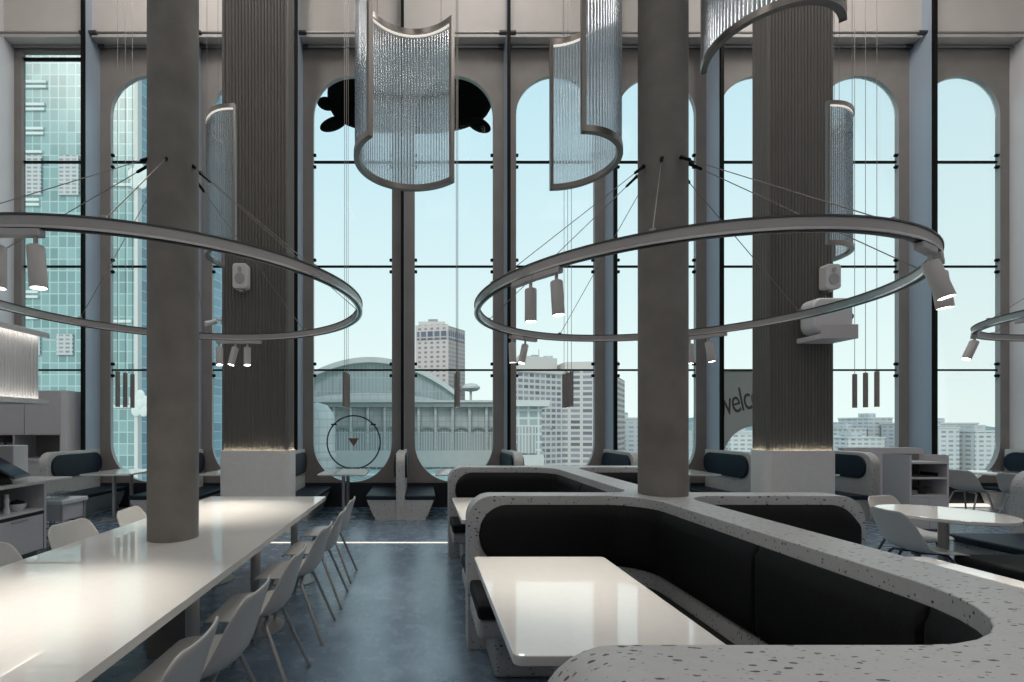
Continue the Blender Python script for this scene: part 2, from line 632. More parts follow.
for k in range(10):
    w = sempty('window_%d' % (k + 1))
    if k == 0:
        x0, x1 = XL, XB[0]
        # rectangular opening in the first bay
        mb = MB()
        mb.box(x0, x0 + 0.14, YW, 8.84, 0, 8.64)
        mb.box(x1 - 0.10, x1, YW, 8.84, 0, 8.64)
        mb.box(x0 + 0.14, x1 - 0.10, YW, 8.84, 0, 0.42)
        mb.box(x0 + 0.14, x1 - 0.10, YW, 8.84, 8.56, 8.64)
        mb.build('panel', M['panel'], w)
        gx0, gx1, gz0, gz1 = x0 + 0.14, x1 - 0.10, 0.42, 8.56
        MB().box(gx0, gx1, YG, YG + 0.012, gz0, gz1).build('pane', M['glass'], w)
        MB().box(gx0, gx1, YG - 0.02, YG + 0.03, 8.43, 8.475).build('transom', M['fin_edge'], w)
    else:
        x0, x1 = XB[k - 1], XB[k]
        cx = (x0 + x1) / 2
        pm, rv, inner = window_panel(x0, x1, cx, 0.737, 0.47, 8.10, 8.64)
        pm.build('panel', M['panel'], w)
        rv.build('reveal', M['reveal'], w, smooth=True)
        g = MB(); g.prism_xz(inner, YG, YG + 0.012); g.build('pane', M['glass'], w)
        gx0, gx1 = cx - 0.737, cx + 0.737
    MB().box(x0 + 0.05, x1 - 0.05, YW - 0.03, YW - 0.002, 0.0, 0.455).build('lower_panel', M['darkpanel'], w)
    for z in (6.51, 4.535, 2.578):
        MB().box(gx0, gx1, YG - 0.02, YG + 0.03, z - 0.016, z + 0.016).build('transom', M['fin_edge'], w)
        if k > 0:
            for dz in (-0.11, 0.11):
                clamp_mb(gx1, z + dz, -1).build('clamp', M['fin_edge'], w, smooth=True)
                clamp_mb(gx0, z + dz, 1).build('clamp', M['fin_edge'], w, smooth=True)

# vertical fins between the bays: a pale plate with a black front edge
for i, xb in enumerate(XB[:-1]):
    f = sempty('trim_%d' % (i + 4))
    MB().box(xb - 0.022, xb + 0.022, 8.36, YW, 0, ZC).build('plate', M['fin'], f)
    MB().box(xb - 0.027, xb + 0.027, 8.31, 8.36, 0, ZC).build('front_edge', M['fin_edge'], f)
    for s in (-1, 1):
        MB().tube([(xb + s * 0.022, 8.46, 8.66), (xb + s * 0.15, 8.46, 8.66)], 0.038, 12).build('pipe_collar', M['darksteel'], f, smooth='auto')
        MB().tube([(xb + s * 0.03, 8.70, 8.60), (xb + s * 0.13, 8.70, 8.60)], 0.034, 12).build('pipe_collar', M['darksteel'], f, smooth='auto')

# LED strip set flush in the floor in front of the window booths
o = MB().box(-3.6, 1.45, 6.055, 6.085, 0.0, 0.006).build('trim_13', M['led_floor']); struct(o)
o = MB().box(9.3, 11.0, 8.64, 8.74, 0.02, 0.07).build('trim_14', M['led_floor']); struct(o)

# round concrete columns
for i, (cx, cy) in enumerate(((-1.695, 3.19), (1.685, 3.25), (5.94, 3.33))):
    c = MB(); c.cyl(cx, cy, 0, ZC, 0.158, 48)
    o = c.build('column', M['concrete'], smooth='auto'); struct(o)

# big ribbed pillars on stone plinths
for i, px in enumerate((-2.372, 5.42)):
    p = sempty('pillar', (px, 6.81, 0))
    MB().prism(rrect(-0.495, 0.495, -0.185, 0.185, 0.08), 0, 1.138).build('plinth', M['plinth'], p, smooth='auto')
    lo_ = rrect(-0.505, 0.505, -0.195, 0.195, 0.085); li_ = rrect(-0.495, 0.495, -0.185, 0.185, 0.08)
    rim = MB()
    for (z0_, z1_) in ((0.0, 1.172),):
        a0_ = [rim.bm.verts.new((q[0], q[1], z0_)) for q in lo_]; a1_ = [rim.bm.verts.new((q[0], q[1], z1_)) for q in lo_]
        b0_ = [rim.bm.verts.new((q[0], q[1], z0_)) for q in li_]; b1_ = [rim.bm.verts.new((q[0], q[1], z1_)) for q in li_]
        for k_ in range(len(lo_)):
            j_ = (k_ + 1) % len(lo_)
            rim.bm.faces.new([a0_[k_], a0_[j_], a1_[j_], a1_[k_]]); rim.bm.faces.new([a1_[k_], a1_[j_], b1_[j_], b1_[k_]])
            rim.bm.faces.new([b1_[k_], b1_[j_], b0_[j_], b0_[k_]]); rim.bm.faces.new([b0_[k_], b0_[j_], a0_[j_], a0_[k_]])
    rim.build('facing', M['plinth'], p, smooth='auto')
    MB().prism(rrect(-0.495, 0.495, -0.185, 0.185, 0.08), 1.138, 1.145).build('led_strip', M['led_plinth'], p)
    # ribbed shaft: outline with half-round ribs
    hw, hd, nr, nd = 0.465, 0.155, 20, 6
    pts = []
    def side(a, b, n, nx, ny):
        for k in range(n):
            for s in range(6):
                t = (k + s / 6.0) / n
                d = 0.014 * abs(math.sin(PI * s / 6.0)) ** 0.7
                pts.append((a[0] + (b[0] - a[0]) * t + nx * d, a[1] + (b[1] - a[1]) * t + ny * d))
    side((-hw, -hd), (hw, -hd), nr, 0, -1)
    side((hw, -hd), (hw, hd), nd, 1, 0)
    side((hw, hd), (-hw, hd), nr, 0, 1)
    side((-hw, hd), (-hw, -hd), nd, -1, 0)
    MB().prism(pts, 1.145, ZC).build('ribbed_shaft', M['rib'], p)

# unseen fill panels added at the ceiling to brighten the hall
proto = None
lab = ['added unseen fill panel over the aisle', 'added unseen fill panel over the long table', 'added unseen fill panel over the terrazzo booths']
for iy, yy in enumerate((-3.5, 1.4, 6.0)):
    for ix, xx in enumerate((-4.0, 1.2, 6.5)):
        if proto is None:
            proto = thing('ceiling_fill', 'x', 'ceiling light', (xx, yy, ZC), 0, 'added ceiling fill panels')
            MB().box(-1.05, 1.05, -1.05, 1.05, -0.06, 0).build('frame', M['white'], proto)
            MB().box(-1.0, 1.0, -1.0, 1.0, -0.075, -0.06).build('fill_glow', M['ceil_fill_glow'], proto)
            ld = bpy.data.lights.new('fill_lamp', 'AREA'); ld.shape = 'SQUARE'; ld.size = 1.9
            ld.energy = CEIL_FILL_W; ld.color = (1.0, 0.95, 0.90)
            lo = bpy.data.objects.new('lamp', ld); COL.objects.link(lo); lo.parent = proto; lo.location = (0, 0, -0.09)
            c = proto
        else:
            c = dup(proto, 'x', (xx, yy, ZC))
        for ch in c.children:
            if ch.type == 'LIGHT':
                ch.data = ch.data.copy()
                ch.data.energy = CEIL_FILL_W * (0.5, 0.55, 1.5)[iy] * (1.1, 0.85, 1.6)[ix]
        c['label'] = 'added unseen fill light panel, %s row, %s' % (('rear', 'middle', 'front')[iy], ('above the service counter side', 'above the aisle', 'above the round table side')[ix])

# ------------------------------------------------------------------ terrazzo booth island
def bevel_box(mb_pts, z0, z1):
    return MB().prism(mb_pts, z0, z1)


TOP = 1.046
RE = 0.17
XI0, XI1 = 0.318, 3.02
S0, S1 = 1.513, 1.76
YC0, YC1, YA0, YA1, YB0, YB1 = 0.80, 1.012, 3.166, 3.335, 5.37, 5.58


def island_body(root):
    mb = MB(); bm = mb.bm
    xl, xr = XI0 + RE, XI1 - RE
    xlc = xl - 0.07
    raw = [(xlc, YC0), (xr, YC0), (xr, YC1), (S1, YC1, .30), (S1, YA0, .22), (xr, YA0), (xr, YA1), (S1, YA1, .24), (S1, YB0, .22),
           (xr, YB0), (xr, YB1), (xl, YB1), (xl, YB0), (S0, YB0, .30), (S0, YA1, .16), (xl, YA1), (xl, YA0), (S0, YA0, .28), (S0, YC1, .42), (xlc, YC1)]
    pts = fillet(raw, True, 9)
    lo = [bm.verts.new((p[0], p[1], 0)) for p in pts]
    hi = [bm.verts.new((p[0], p[1], TOP)) for p in pts]
    n = len(pts)
    for i in range(n):
        j = (i + 1) % n
        pa, pb = pts[i], pts[j]
        if abs(pa[0] - pb[0]) < 1e-6 and min(abs(pa[0] - xl), abs(pa[0] - xr), abs(pa[0] - xlc)) < 1e-6:
            continue                      # the rounded end joins here
        bm.faces.new([lo[i], lo[j], hi[j], hi[i]])
    bm.faces.new(hi); bm.faces.new(lo[::-1])
    for (y0, y1) in ((YC0, YC1), (YA0, YA1), (YB0, YB1)):
        for s, xs in ((-1, xlc if y0 == YC0 else xl), (1, xr)):
            prev = None
            for k in range(9):
                a = PI / 2 * k / 8
                x = xs + s * RE * math.sin(a); z = TOP - RE + RE * math.cos(a)
                row = [bm.verts.new(q) for q in ((x, y0, z), (x, y1, z), (x, y0, 0), (x, y1, 0))]
                if prev:
                    bm.faces.new([prev[0], prev[1], row[1], row[0]])
                    bm.faces.new([prev[0], row[0], row[2], prev[2]])
                    bm.faces.new([prev[1], prev[3], row[3], row[1]])
                    bm.faces.new([prev[2], row[2], row[3], prev[3]])
                prev = row
            bm.faces.new([prev[0], prev[1], prev[3], prev[2]])
    bmesh.ops.remove_doubles(bm, verts=bm.verts[:], dist=1e-5)
    return mb.build('divider_wall', M['terrazzo'], root, smooth='auto', bevel=0.012, bseg=2, angle=30)


def sweep_cushion(path, side, z0, z1, thick, r_start=0.0, r_end=0.0, out=0.0):
    """upholstered strip along a plan path; side=+1 bulges to the right-hand side of travel"""
    P = [Vector(p) for p in path]
    # resample
    res = [P[0]]
    for i in range(len(P) - 1):
        d = (P[i + 1] - P[i]).length
        m = max(1, int(d / 0.012))
        for k in range(1, m + 1):
            res.append(P[i].lerp(P[i + 1], k / m))
    n = len(res)
    s = [0.0]
    for i in range(1, n):
        s.append(s[-1] + (res[i] - res[i - 1]).length)
    L = s[-1]
    H = z1 - z0
    mb = MB(); bm = mb.bm
    prof = []
    K = 10
    for k in range(K + 1):
        t = -1 + 2 * k / K
        e = (1 - abs(t) ** 6) ** (1 / 3)
        prof.append((e, t))
    rings = []
    for i in range(n):
        t = (res[min(i + 1, n - 1)] - res[max(i - 1, 0)])
        t.normalize()
        nr = Vector((t.y, -t.x)) * side
        cut = 0.0; th = thick
        for (d, r) in ((s[i], r_start), (L - s[i], r_end)):
            if r > 0 and d < r:
                cut = max(cut, r - math.sqrt(max(0, r * r - (r - d) ** 2)))
            e = min(1.0, d / 0.02)
            th = min(th, thick * (0.35 + 0.65 * math.sqrt(max(0, 1 - (1 - e) ** 2))))
        cut = min(cut, H / 2 - 0.004)
        zz0, zz1 = z0 + cut, z1 - cut
        ring = [bm.verts.new((res[i].x + nr.x * 0.0, res[i].y + nr.y * 0.0, zz0))]
        for (e, t2) in prof:
            z = (zz0 + zz1) / 2 + t2 * (zz1 - zz0) / 2
            off = out + th * (0.25 + 0.75 * e)
            ring.append(bm.verts.new((res[i].x + nr.x * off, res[i].y + nr.y * off, z)))
        ring.append(bm.verts.new((res[i].x, res[i].y, zz1)))
        rings.append(ring)
    m = len(rings[0])
    for i in range(n - 1):
        for k in range(m - 1):
            bm.faces.new([rings[i][k], rings[i + 1][k], rings[i + 1][k + 1], rings[i][k + 1]])
    bm.faces.new(rings[0]); bm.faces.new(rings[-1][::-1])
    return mb


def split_path(pts, cuts):
    """cut a polyline at arc lengths"""
    P = [Vector(p) for p in pts]
    out = []; cur = [P[0]]; acc = 0.0; cuts = list(cuts)
    for i in range(len(P) - 1):
        a, b = P[i], P[i + 1]
        d = (b - a).length
        while cuts and acc + d >= cuts[0] - 1e-9 and d > 0:
            q = a.lerp(b, (cuts[0] - acc) / d)
            cur.append(q); out.append(cur); cur = [q]; cuts.pop(0)
        cur.append(b); acc += d
    out.append(cur)
    return [[(v.x, v.y) for v in c] for c in out if len(c) > 1]


def booth_fit_out(root, left, y_near, y_far, wall_b):
    """back cushions, seat base and seat cushions inside one U of the island"""
    if left:
        xe, xs, sd = XI0, S0, 1
        r_far, r_near = 0.28, 0.42
    else:
        xe, xs, sd = XI1, S1, -1
        r_far, r_near = 0.22, 0.30
    sg = -1 if left else 1            # direction away from spine
    e = xe - sg * (0.075 if left else 0.045)
    far = [(e, y_far), (xs, y_far, r_far), (xs, y_near, r_near), (e, y_near)]
    path = fillet(far, False, 9)
    total = sum((Vector(path[i + 1]) - Vector(path[i])).length for i in range(len(path) - 1))
    runA = abs(xs - e) + (y_far - y_near)
    segs = split_path(path, [abs(xs - e) - 0.12 + 0.505 * (y_far - y_near), abs(xs - e) - 0.12 + 0.83 * (y_far - y_near)])
    for i, sgm in enumerate(segs):
        sweep_cushion(sgm, sd, 0.575, 0.985, 0.035, 0.20 if i == 0 else 0.0, 0.20 if i == len(segs) - 1 else 0.0).build('back_cushion', M['black'], root, smooth='auto', angle=50)
    # seat base and seat cushion, U-shaped in plan
    D = 0.47
    def U(off_out, off_in, xend, rin):
        o_ = fillet([(xend, y_far - off_out), (xs + sg * off_out, y_far - off_out, max(0.02, r_far - off_out)), (xs + sg * off_out, y_near + off_out, max(0.02, r_near - off_out)), (xend, y_near + off_out)], False, 8)
        i_ = fillet([(xend, y_near + off_in, 0.0), (xs + sg * off_in, y_near + off_in, rin), (xs + sg * off_in, y_far - off_in, rin), (xend, y_far - off_in, 0.0)], False, 8)
        return o_ + i_
    x_seat = xe - sg * 0.012
    MB().prism(U(0.0, D - 0.10, x_seat - sg * 0.11, 0.10), 0.0, 0.27).build('seat_plinth', M['terrazzo'], root, bevel=0.03, bseg=3)
    MB().prism(U(0.0, D - 0.02, x_seat, 0.10), 0.27, 0.39).build('seat_base', M['terrazzo'], root, bevel=0.03, bseg=3)
    MB().prism(U(0.004, D, x_seat, 0.10), 0.39, 0.482).build('seat_cushion', M['black'], root, bevel=0.022, bseg=3, smooth='auto')


isl = thing('booth_island', 'large speckled terrazzo booth island with black cushions around the right-hand round column', 'booth seating')
island_body(isl)
booth_fit_out(isl, True, YC1, YA0, False)
booth_fit_out(isl, False, YC1, YA0, False)
booth_fit_out(isl, True, YA1, YB0, True)
booth_fit_out(isl, False, YA1, YB0, True)

# booth tables
def booth_table(label, x0, x1, y0, y1):
    t = thing('booth_table', label, 'table', ((x0 + x1) / 2 - 0.05, (y0 + y1) / 2, 0), 0, 'white tables inside the terrazzo booths')
    hx, hy = (x1 - x0) / 2, (y1 - y0) / 2
    MB().prism(rrect(-hx + 0.05, hx + 0.05, -hy, hy, 0.028), 0.718, 0.754).build('tabletop', M['quartz'], t, bevel=0.004)
    MB().cyl(0, 0, 0.015, 0.718, 0.032, 20).build('post', M['steel'], t, smooth='auto')
    MB().lathe([(0, 0), (0.24, 0), (0.24, 0.008), (0.06, 0.018), (0, 0.018)], 32).build('foot_disc', M['steel'], t, smooth='auto')
    return t

booth_table('white rectangular table in the nearest left booth, brightly lit by a spotlight', 0.31, 1.072, 1.552, 2.735)
booth_table('white rectangular table in the nearest right booth, seen only over the terrazzo ledge', 2.2, 2.97, 1.552, 2.735)
booth_table('white rectangular table in the second left booth, mostly hidden behind the first', 0.33, 1.083, 3.80, 4.985)
booth_table('white rectangular table in the second right booth, behind the round column', 2.2, 2.97, 3.80, 4.985)

# ------------------------------------------------------------------ chairs
def shell_grid():
    # side profile (forward +y, z) from front lip to top of back
    prof = [(0.225, 0.425), (0.215, 0.447), (0.15, 0.455), (0.05, 0.448), (-0.06, 0.442), (-0.13, 0.45), (-0.18, 0.48), (-0.207, 0.53),
            (-0.222, 0.59), (-0.238, 0.655), (-0.257, 0.718), (-0.272, 0.768), (-0.279, 0.792)]
    wid = [0.180, 0.205, 0.220, 0.228, 0.234, 0.236, 0.236, 0.235, 0.232, 0.226, 0.216, 0.194, 0.140]
    lift = [0.0, 0.002, 0.006, 0.014, 0.030, 0.058, 0.078, 0.074, 0.060, 0.046, 0.034, 0.026, 0.020]
    rows = []
    n = len(prof)
    for i in range(n):
        a = Vector(prof[max(i - 1, 0)]); b = Vector(prof[min(i + 1, n - 1)])
        t = (b - a).normalized()
        nr = Vector((-t.y, t.x))
        if nr.y < 0 or nr.x < 0 and i > 6:
            nr = -nr
        # normal pointing into the sitting side (up / forward)
        nrm = Vector((t.y, -t.x))
        if i <= 5 and nrm.y < 0: nrm = -nrm
        if i > 5 and nrm.x < 0: nrm = -nrm
        row = []
        for j in range(-6, 7):
            v = j / 6.0
            lf = lift[i] * (abs(v) ** 2.4)
            edge = 0.0
            if i == n - 1: edge = 0.0
            row.append((wid[i] * v, prof[i][0] + nrm.x * lf, prof[i][1] + nrm.y * lf))
        rows.append(row)
    return rows


def make_chair(label, group, leg_mat='steel'):
    t = thing('shell_chair', label, 'chair', (0, 0, 0), 0, group)
    MB().grid(shell_grid()).build('shell', M['shell'], t, smooth=True, solid=0.013, sub=1)
    for sx in (-1, 1):
        # leg_frame and legs: each leg bends out of the under-seat frame
        MB().tube([(sx * 0.05, 0.09, 0.425), (sx * 0.13, 0.10, 0.422), (sx * 0.155, 0.105, 0.40), (sx * 0.20, 0.205, 0.0)], 0.0115, 8).build('leg', M[leg_mat], t, smooth='auto')
        MB().tube([(sx * 0.05, -0.09, 0.425), (sx * 0.13, -0.105, 0.418), (sx * 0.155, -0.115, 0.395), (sx * 0.205, -0.275, 0.0)], 0.0115, 8).build('leg', M[leg_mat], t, smooth='auto')
    fr = MB()
    fr.tube([(-0.05, 0.10, 0.424), (-0.05, -0.10, 0.424)], 0.012, 8)
    fr.tube([(0.05, 0.10, 0.424), (0.05, -0.10, 0.424)], 0.012, 8)
    fr.box(-0.06, 0.06, -0.02, 0.02, 0.416, 0.432)
    fr.build('seat_frame', M[leg_mat], t, smooth='auto')
    return t

g_r = 'off-white shell chairs along the aisle side of the long table'
chair0 = make_chair('off-white shell chair on the aisle side of the long table, nearest the window end', g_r)
aisle = [(4.70, -0.95, 'nearest the window end'), (4.06, -0.94, 'second from the window end'), (3.44, -0.95, 'third from the window end'),
         (2.74, -0.975, 'fourth from the window end'), (2.13, -1.0, 'second from the front'), (1.63, -1.035, 'cut off at the bottom edge')]
for i, (y, x, ph) in enumerate(aisle):
    lb = 'off-white chair on the aisle side of the long table, ' + ph
    c = chair0 if i == 0 else dup(chair0, lb, (0, 0, 0))
    c['label'] = lb
    c.location = (x, y, 0); c.rotation_euler = (0, 0, PI / 2 + (0.0, 0.03, -0.03, 0.02, -0.02, 0.03)[i])
g_l = 'off-white shell chairs along the counter side of the long table'
for i, (y, x, ph) in enumerate(((2.79, -2.36, 'at the left edge'), (3.52, -2.42, 'second from the left edge'),
                                (4.13, -2.33, 'just left of the round column'), (4.80, -2.33, 'hidden behind the round column'))):
    dup(chair0, 'off-white chair on the counter side of the long table, ' + ph, (x, y, 0), -PI / 2 + (0.05, -0.06, 0.08, 0)[i], g_l)
g_w = 'shell chairs near the right wall'
chair1 = make_chair('pale shell chair with thin dark legs pushed under the round table', 'shell chairs at the round table', 'darksteel')
chair1.location = (4.35, 4.06, 0); chair1.rotation_euler = (0, 0, -PI / 2 - 0.16)
dup(chair1, 'pale shell chair behind the round table, only its back showing', (4.86, 4.62, 0), -2.90)
c = dup(chair0, 'pale shell chair at the far right window table, left one of two', (9.20, 7.80, 0), -PI / 2 + 0.1, g_w)
c = dup(chair0, 'pale shell chair at the far right window table, right one cut by the booth end', (9.36, 7.2, 0), -PI / 2 + 0.15, g_w)

# ------------------------------------------------------------------ the long table
lt = thing('long_table', 'long glossy white communal table built around the left round column', 'table', (-1.66, 2.8, 0))
tx0, tx1, ty0, ty1 = -0.625, 0.623, -2.4, 2.27
bm_t = MB()
# top with a round hole for the column: two halves meeting at the column
cxl, cyl_, rr = -0.035, 0.39, 0.161
def half(sign):
    arc = []
    for k in range(17):
        a = -PI / 2 + PI * k / 16
        arc.append((cxl + sign * rr * math.cos(a), cyl_ + rr * math.sin(a)))
    xo = tx1 if sign > 0 else tx0
    if sign > 0:
        return [(cxl, ty0), (xo, ty0), (xo, ty1), (cxl, ty1)] + arc[::-1]
    return [(cxl, ty1), (xo, ty1), (xo, ty0), (cxl, ty0)] + arc
for sgn in (1, -1):
    bm_t.prism(half(sgn), 0.716, 0.754)
bmesh.ops.remove_doubles(bm_t.bm, verts=bm_t.bm.verts[:], dist=1e-5)
dead = [f for f in bm_t.bm.faces if len(f.verts) == 4 and all(abs(v.co.x - cxl) < 1e-4 for v in f.verts)]
bmesh.ops.delete(bm_t.bm, geom=dead, context='FACES')
bm_t.build('tabletop', M['quartz'], lt)
MB().lathe([(0.158, 0.752), (0.166, 0.752), (0.166, 0.757), (0.158, 0.757)], 40, (cxl, cyl_), closed=True).build('column_collar', M['quartz_edge'], lt, smooth='auto')
for y in (1.80, 0.72, -0.25, -1.3):
    for x in (-0.40, 0.41):
        lg = MB().cyl(x, y, 0.015, 0.716, 0.036, 20).build('leg', M['steel'], lt, smooth='auto')
        MB().lathe([(0, 0), (0.21, 0), (0.21, 0.008), (0.06, 0.018), (0, 0.018)], 28, (x, y)).build('foot_disc', M['steel'], lg, smooth='auto')

# ------------------------------------------------------------------ ring lights
RING_R = 1.282
def ring_light(label, cx, cy, z, hang_r, cables=8):
    t = thing('ring_light', label, 'ring light', (cx, cy, z), 0, 'suspended track light rings')
    R = RING_R
    MB().lathe([(R - 0.016, -0.026), (R + 0.016, -0.026), (R + 0.016, 0.026), (R - 0.016, 0.026)], 128, closed=True).build('track_body', M['alu'], t, smooth='auto')
    MB().lathe([(R - 0.021, 0.022), (R + 0.021, 0.022), (R + 0.021, 0.030), (R - 0.021, 0.030)], 128, closed=True).build('top_flange', M['darksteel'], t, smooth='auto')
    MB().lathe([(R - 0.020, -0.031), (R + 0.020, -0.031), (R + 0.020, -0.020), (R - 0.020, -0.020)], 128, closed=True).build('bottom_flange', M['chrome'], t, smooth='auto')
    MB().lathe([(R - 0.008, -0.034), (R + 0.008, -0.034), (R + 0.008, -0.0305), (R - 0.008, -0.0305)], 128, closed=True).build('track_groove', M['blackplastic'], t, smooth='auto')
    for k in range(cables):
        a = 2 * PI * (k + 0.35) / cables
        c, s = math.cos(a), math.sin(a)
        cb = MB().tube([(c * hang_r, s * hang_r, 0.93), (c * (R - 0.005), s * (R - 0.005), 0.03)], 0.0028, 6).build('suspension_cable', M['cable'], t)
        d = Vector((c * (R - hang_r), s * (R - hang_r), -0.90)).normalized()
        p0 = Vector((c * hang_r, s * hang_r, 0.93))
        MB().tube([p0, p0 + d * 0.03, p0 + d * 0.09, p0 + d * 0.10], [0.014, 0.010, 0.010, 0.004], 8).build('turnbuckle', M['fin_edge'], cb, smooth='auto')
        MB().box(-0.012, 0.012, -0.012, 0.012, 0.028, 0.044).xf(Matrix.Translation((c * R, s * R, 0)) @ Matrix.Rotation(a, 4, 'Z')).build('clip', M['steel'], cb)
    return t

RINGS = {'L': (-1.72, 3.25, 2.384), 'R': (1.680, 3.24, 2.372), 'T': (5.94, 3.33, 2.392)}
ring_light('large thin metal ring of track lighting hung around the left round column', *RINGS['L'], 0.158)
ring_light('large thin metal ring of track lighting hung around the right round column', *RINGS['R'], 0.158)
ring_light('metal ring of track lighting entering at the right edge of the view', *RINGS['T'], 0.158)

def make_spot():
    t = thing('track_spotlight', 'x', 'spotlight', (0, 0, 0), 0, 'spotlights on the track rings')
    MB().prism(rrect(-0.085, 0.085, -0.02, 0.02, 0.008), -0.064, -0.0345).build('adapter', M['lampbody'], t, bevel=0.004)
    MB().tube([(0.055, 0, -0.064), (0.055, 0, -0.108)], 0.009, 10).build('stem', M['lampbody'], t, smooth='auto')
    h = bpy.data.objects.new('housing', None)
    hb = MB().lathe([(0.0, 0.0), (0.027, 0.0), (0.032, -0.006), (0.032, -0.178), (0.029, -0.18), (0.029, -0.172), (0.0, -0.172)], 28).build('housing', M['lampbody'], t, smooth='auto', loc=(0.055, 0, -0.102))
    MB().lathe([(0.0, -0.171), (0.0285, -0.171), (0.0285, -0.175), (0.0, -0.175)], 24).build('lens', M['lens'], hb, smooth='auto')
    ld = bpy.data.lights.new('spot_lamp', 'SPOT')
    ld.energy = SPOT_W; ld.spot_size = math.radians(62); ld.spot_blend = 0.8; ld.shadow_soft_size = 0.03
    ld.color = (1.0, 0.925, 0.82)
    lo = bpy.data.objects.new('lamp', ld); COL.objects.link(lo); lo.parent = hb; lo.location = (0, 0, -0.19)
    bpy.data.objects.remove(h)
    return t

spot0 = make_spot()
first = [True]
def spot(ring, deg, tilt, label, power=1.0):
    cx, cy, cz = RINGS[ring]
    a = math.radians(deg)
    loc = (cx + RING_R * math.cos(a), cy + RING_R * math.sin(a), cz)
    if first[0]:
        s = spot0; first[0] = False
        s.location = loc; s.rotation_euler = (0, 0, a + PI / 2); s['label'] = label
    else:
        s = dup(spot0, label, loc, a + PI / 2)
    for ch in s.children:
        if ch.name.startswith('housing'):
            ch.rotation_euler = (math.radians(tilt[0]), math.radians(tilt[1]), 0)
            for lm in ch.children:
                if lm.type == 'LIGHT':
                    lm.data = lm.data.copy(); lm.data.energy = SPOT_W * power
    return s

spot('L', -88.4, (0, -4), 'white spotlight on the near side of the left ring, before the teal tower', 1.3)
spot('L', -95.6, (0, 0), 'white cylinder spotlight on the left ring, cut by the left edge of the view')
spot('L', 98, (11, 4), 'white cylinder spotlight on the far side of the left ring, leftmost of three', 1.15)
spot('L', 91.3, (11, -10), 'white cylinder spotlight on the far side of the left ring, middle of three', 1.15)
spot('L', 86.2, (11, 5), 'white cylinder spotlight on the far side of the left ring, rightmost of three', 1.15)
spot('R', -149.8, (0, 0), 'grey cylinder spotlight on the near side of the right ring, left of the pair', 0.6)
spot('R', -142.2, (0, -4), 'grey cylinder spotlight on the near side of the right ring, right of the pair', 0.8)
spot('R', 129.5, (0, 2), 'grey spotlight on the far side of the right ring by the fin, left of two')
spot('R', 121.5, (0, -16), 'grey tilted spotlight on the far side of the right ring, right of two')
spot('R', 50.3, (0, 2), 'pale cylinder spotlight on the far side of the right ring, touching the column edge')
spot('R', 43.6, (0, 8), 'pale cylinder spotlight on the far side of the right ring, before the ribbed pillar')
spot('R', -62.0, (-16, -3), 'white cylinder spotlight tilted at the right end of the right ring, the nearer of two')
spot('R', -51.5, (-7, -2), 'white cylinder spotlight at the right end of the right ring, half hidden behind its neighbour')
spot('T', 133.0, (-17, -18), 'grey tilted cylinder spotlight under the left end of the ring at the right edge')
spot('T', 168.0, (70, 0), 'pale cylinder spotlight swivelled sideways above the ring at the right edge')

# ------------------------------------------------------------------ hanging acrylic screens
def screen(label, cx, cy, r, a0, a1, z0, z1, nrod, cabtop=ZC):
    t = thing('hanging_screen', label, 'hanging screen', (cx, cy, z0), 0, 'curved acrylic rod screens')
    H = z1 - z0
    def arc(rad, n=40):
        return [(rad * math.cos(math.radians(a0 + (a1 - a0) * k / n)), rad * math.sin(math.radians(a0 + (a1 - a0) * k / n))) for k in range(n + 1)]
    def rail(z, name):
        o_ = arc(r + 0.02); i_ = arc(r - 0.02)
        return MB().prism(o_ + i_[::-1], z, z + 0.045).build(name, M['bronze'], t, smooth='auto')
    rail(0, 'bottom_rail')
    tr = rail(H - 0.045, 'top_rail')
    o_ = arc(r + 0.008); i_ = arc(r - 0.008)
    MB().prism(o_ + i_[::-1], H - 0.056, H - 0.046).build('led_strip', M['led_rail'], t)
    for a in (a0, a1):
        ar = math.radians(a)
        MB().box(-0.02, 0.02, -0.014, 0.014, 0, H).xf(Matrix.Translation((r * math.cos(ar), r * math.sin(ar), 0)) @ Matrix.Rotation(ar, 4, 'Z')).build('side_post', M['bronze'], t, bevel=0.002)
    rods = MB()
    rr_ = r * math.radians(a1 - a0) / nrod * 0.46
    for k in range(nrod):
        a = math.radians(a0 + (a1 - a0) * (k + 0.5) / nrod)
        x, y = r * math.cos(a), r * math.sin(a)
        vs = []
        rods.tube([(x, y, 0.045), (x, y, H - 0.056)], rr_, 8, cap=False)
    rods.build('rod_curtain', M['rod'], t, smooth=True)
    for a in (a0 + (a1 - a0) * 0.08, (a0 + a1) / 2, a1 - (a1 - a0) * 0.08):
        ar = math.radians(a)
        MB().tube([(r * math.cos(ar), r * math.sin(ar), H), (r * math.cos(ar), r * math.sin(ar), cabtop - z0)], 0.0025, 6).build('suspension_cable', M['cable'], t)
    return t

screen('large curved screen of clear rods hanging left of centre before the black silhouette', -0.057, 3.583, 0.436, 44, 226, 3.55, 4.93, 54)
screen('large curved screen of clear rods hanging between two window fins, open to the left', 1.16, 3.74, 0.405, -90, 90, 3.62, 4.95, 50)
screen('large curved screen of clear rods high up in front of the right ribbed pillar', 2.40, 3.22, 0.382, 150, 318, 4.10, 5.48, 46)
screen('small curved screen of clear rods hanging before the left ribbed pillar', -2.17, 5.72, 0.42, 148, 277, 3.55, 5.18, 40)
screen('small curved screen of clear rods hanging at the edge of the right ribbed pillar', 4.72, 5.83, 0.495, -97, 6, 3.60, 5.24, 38)

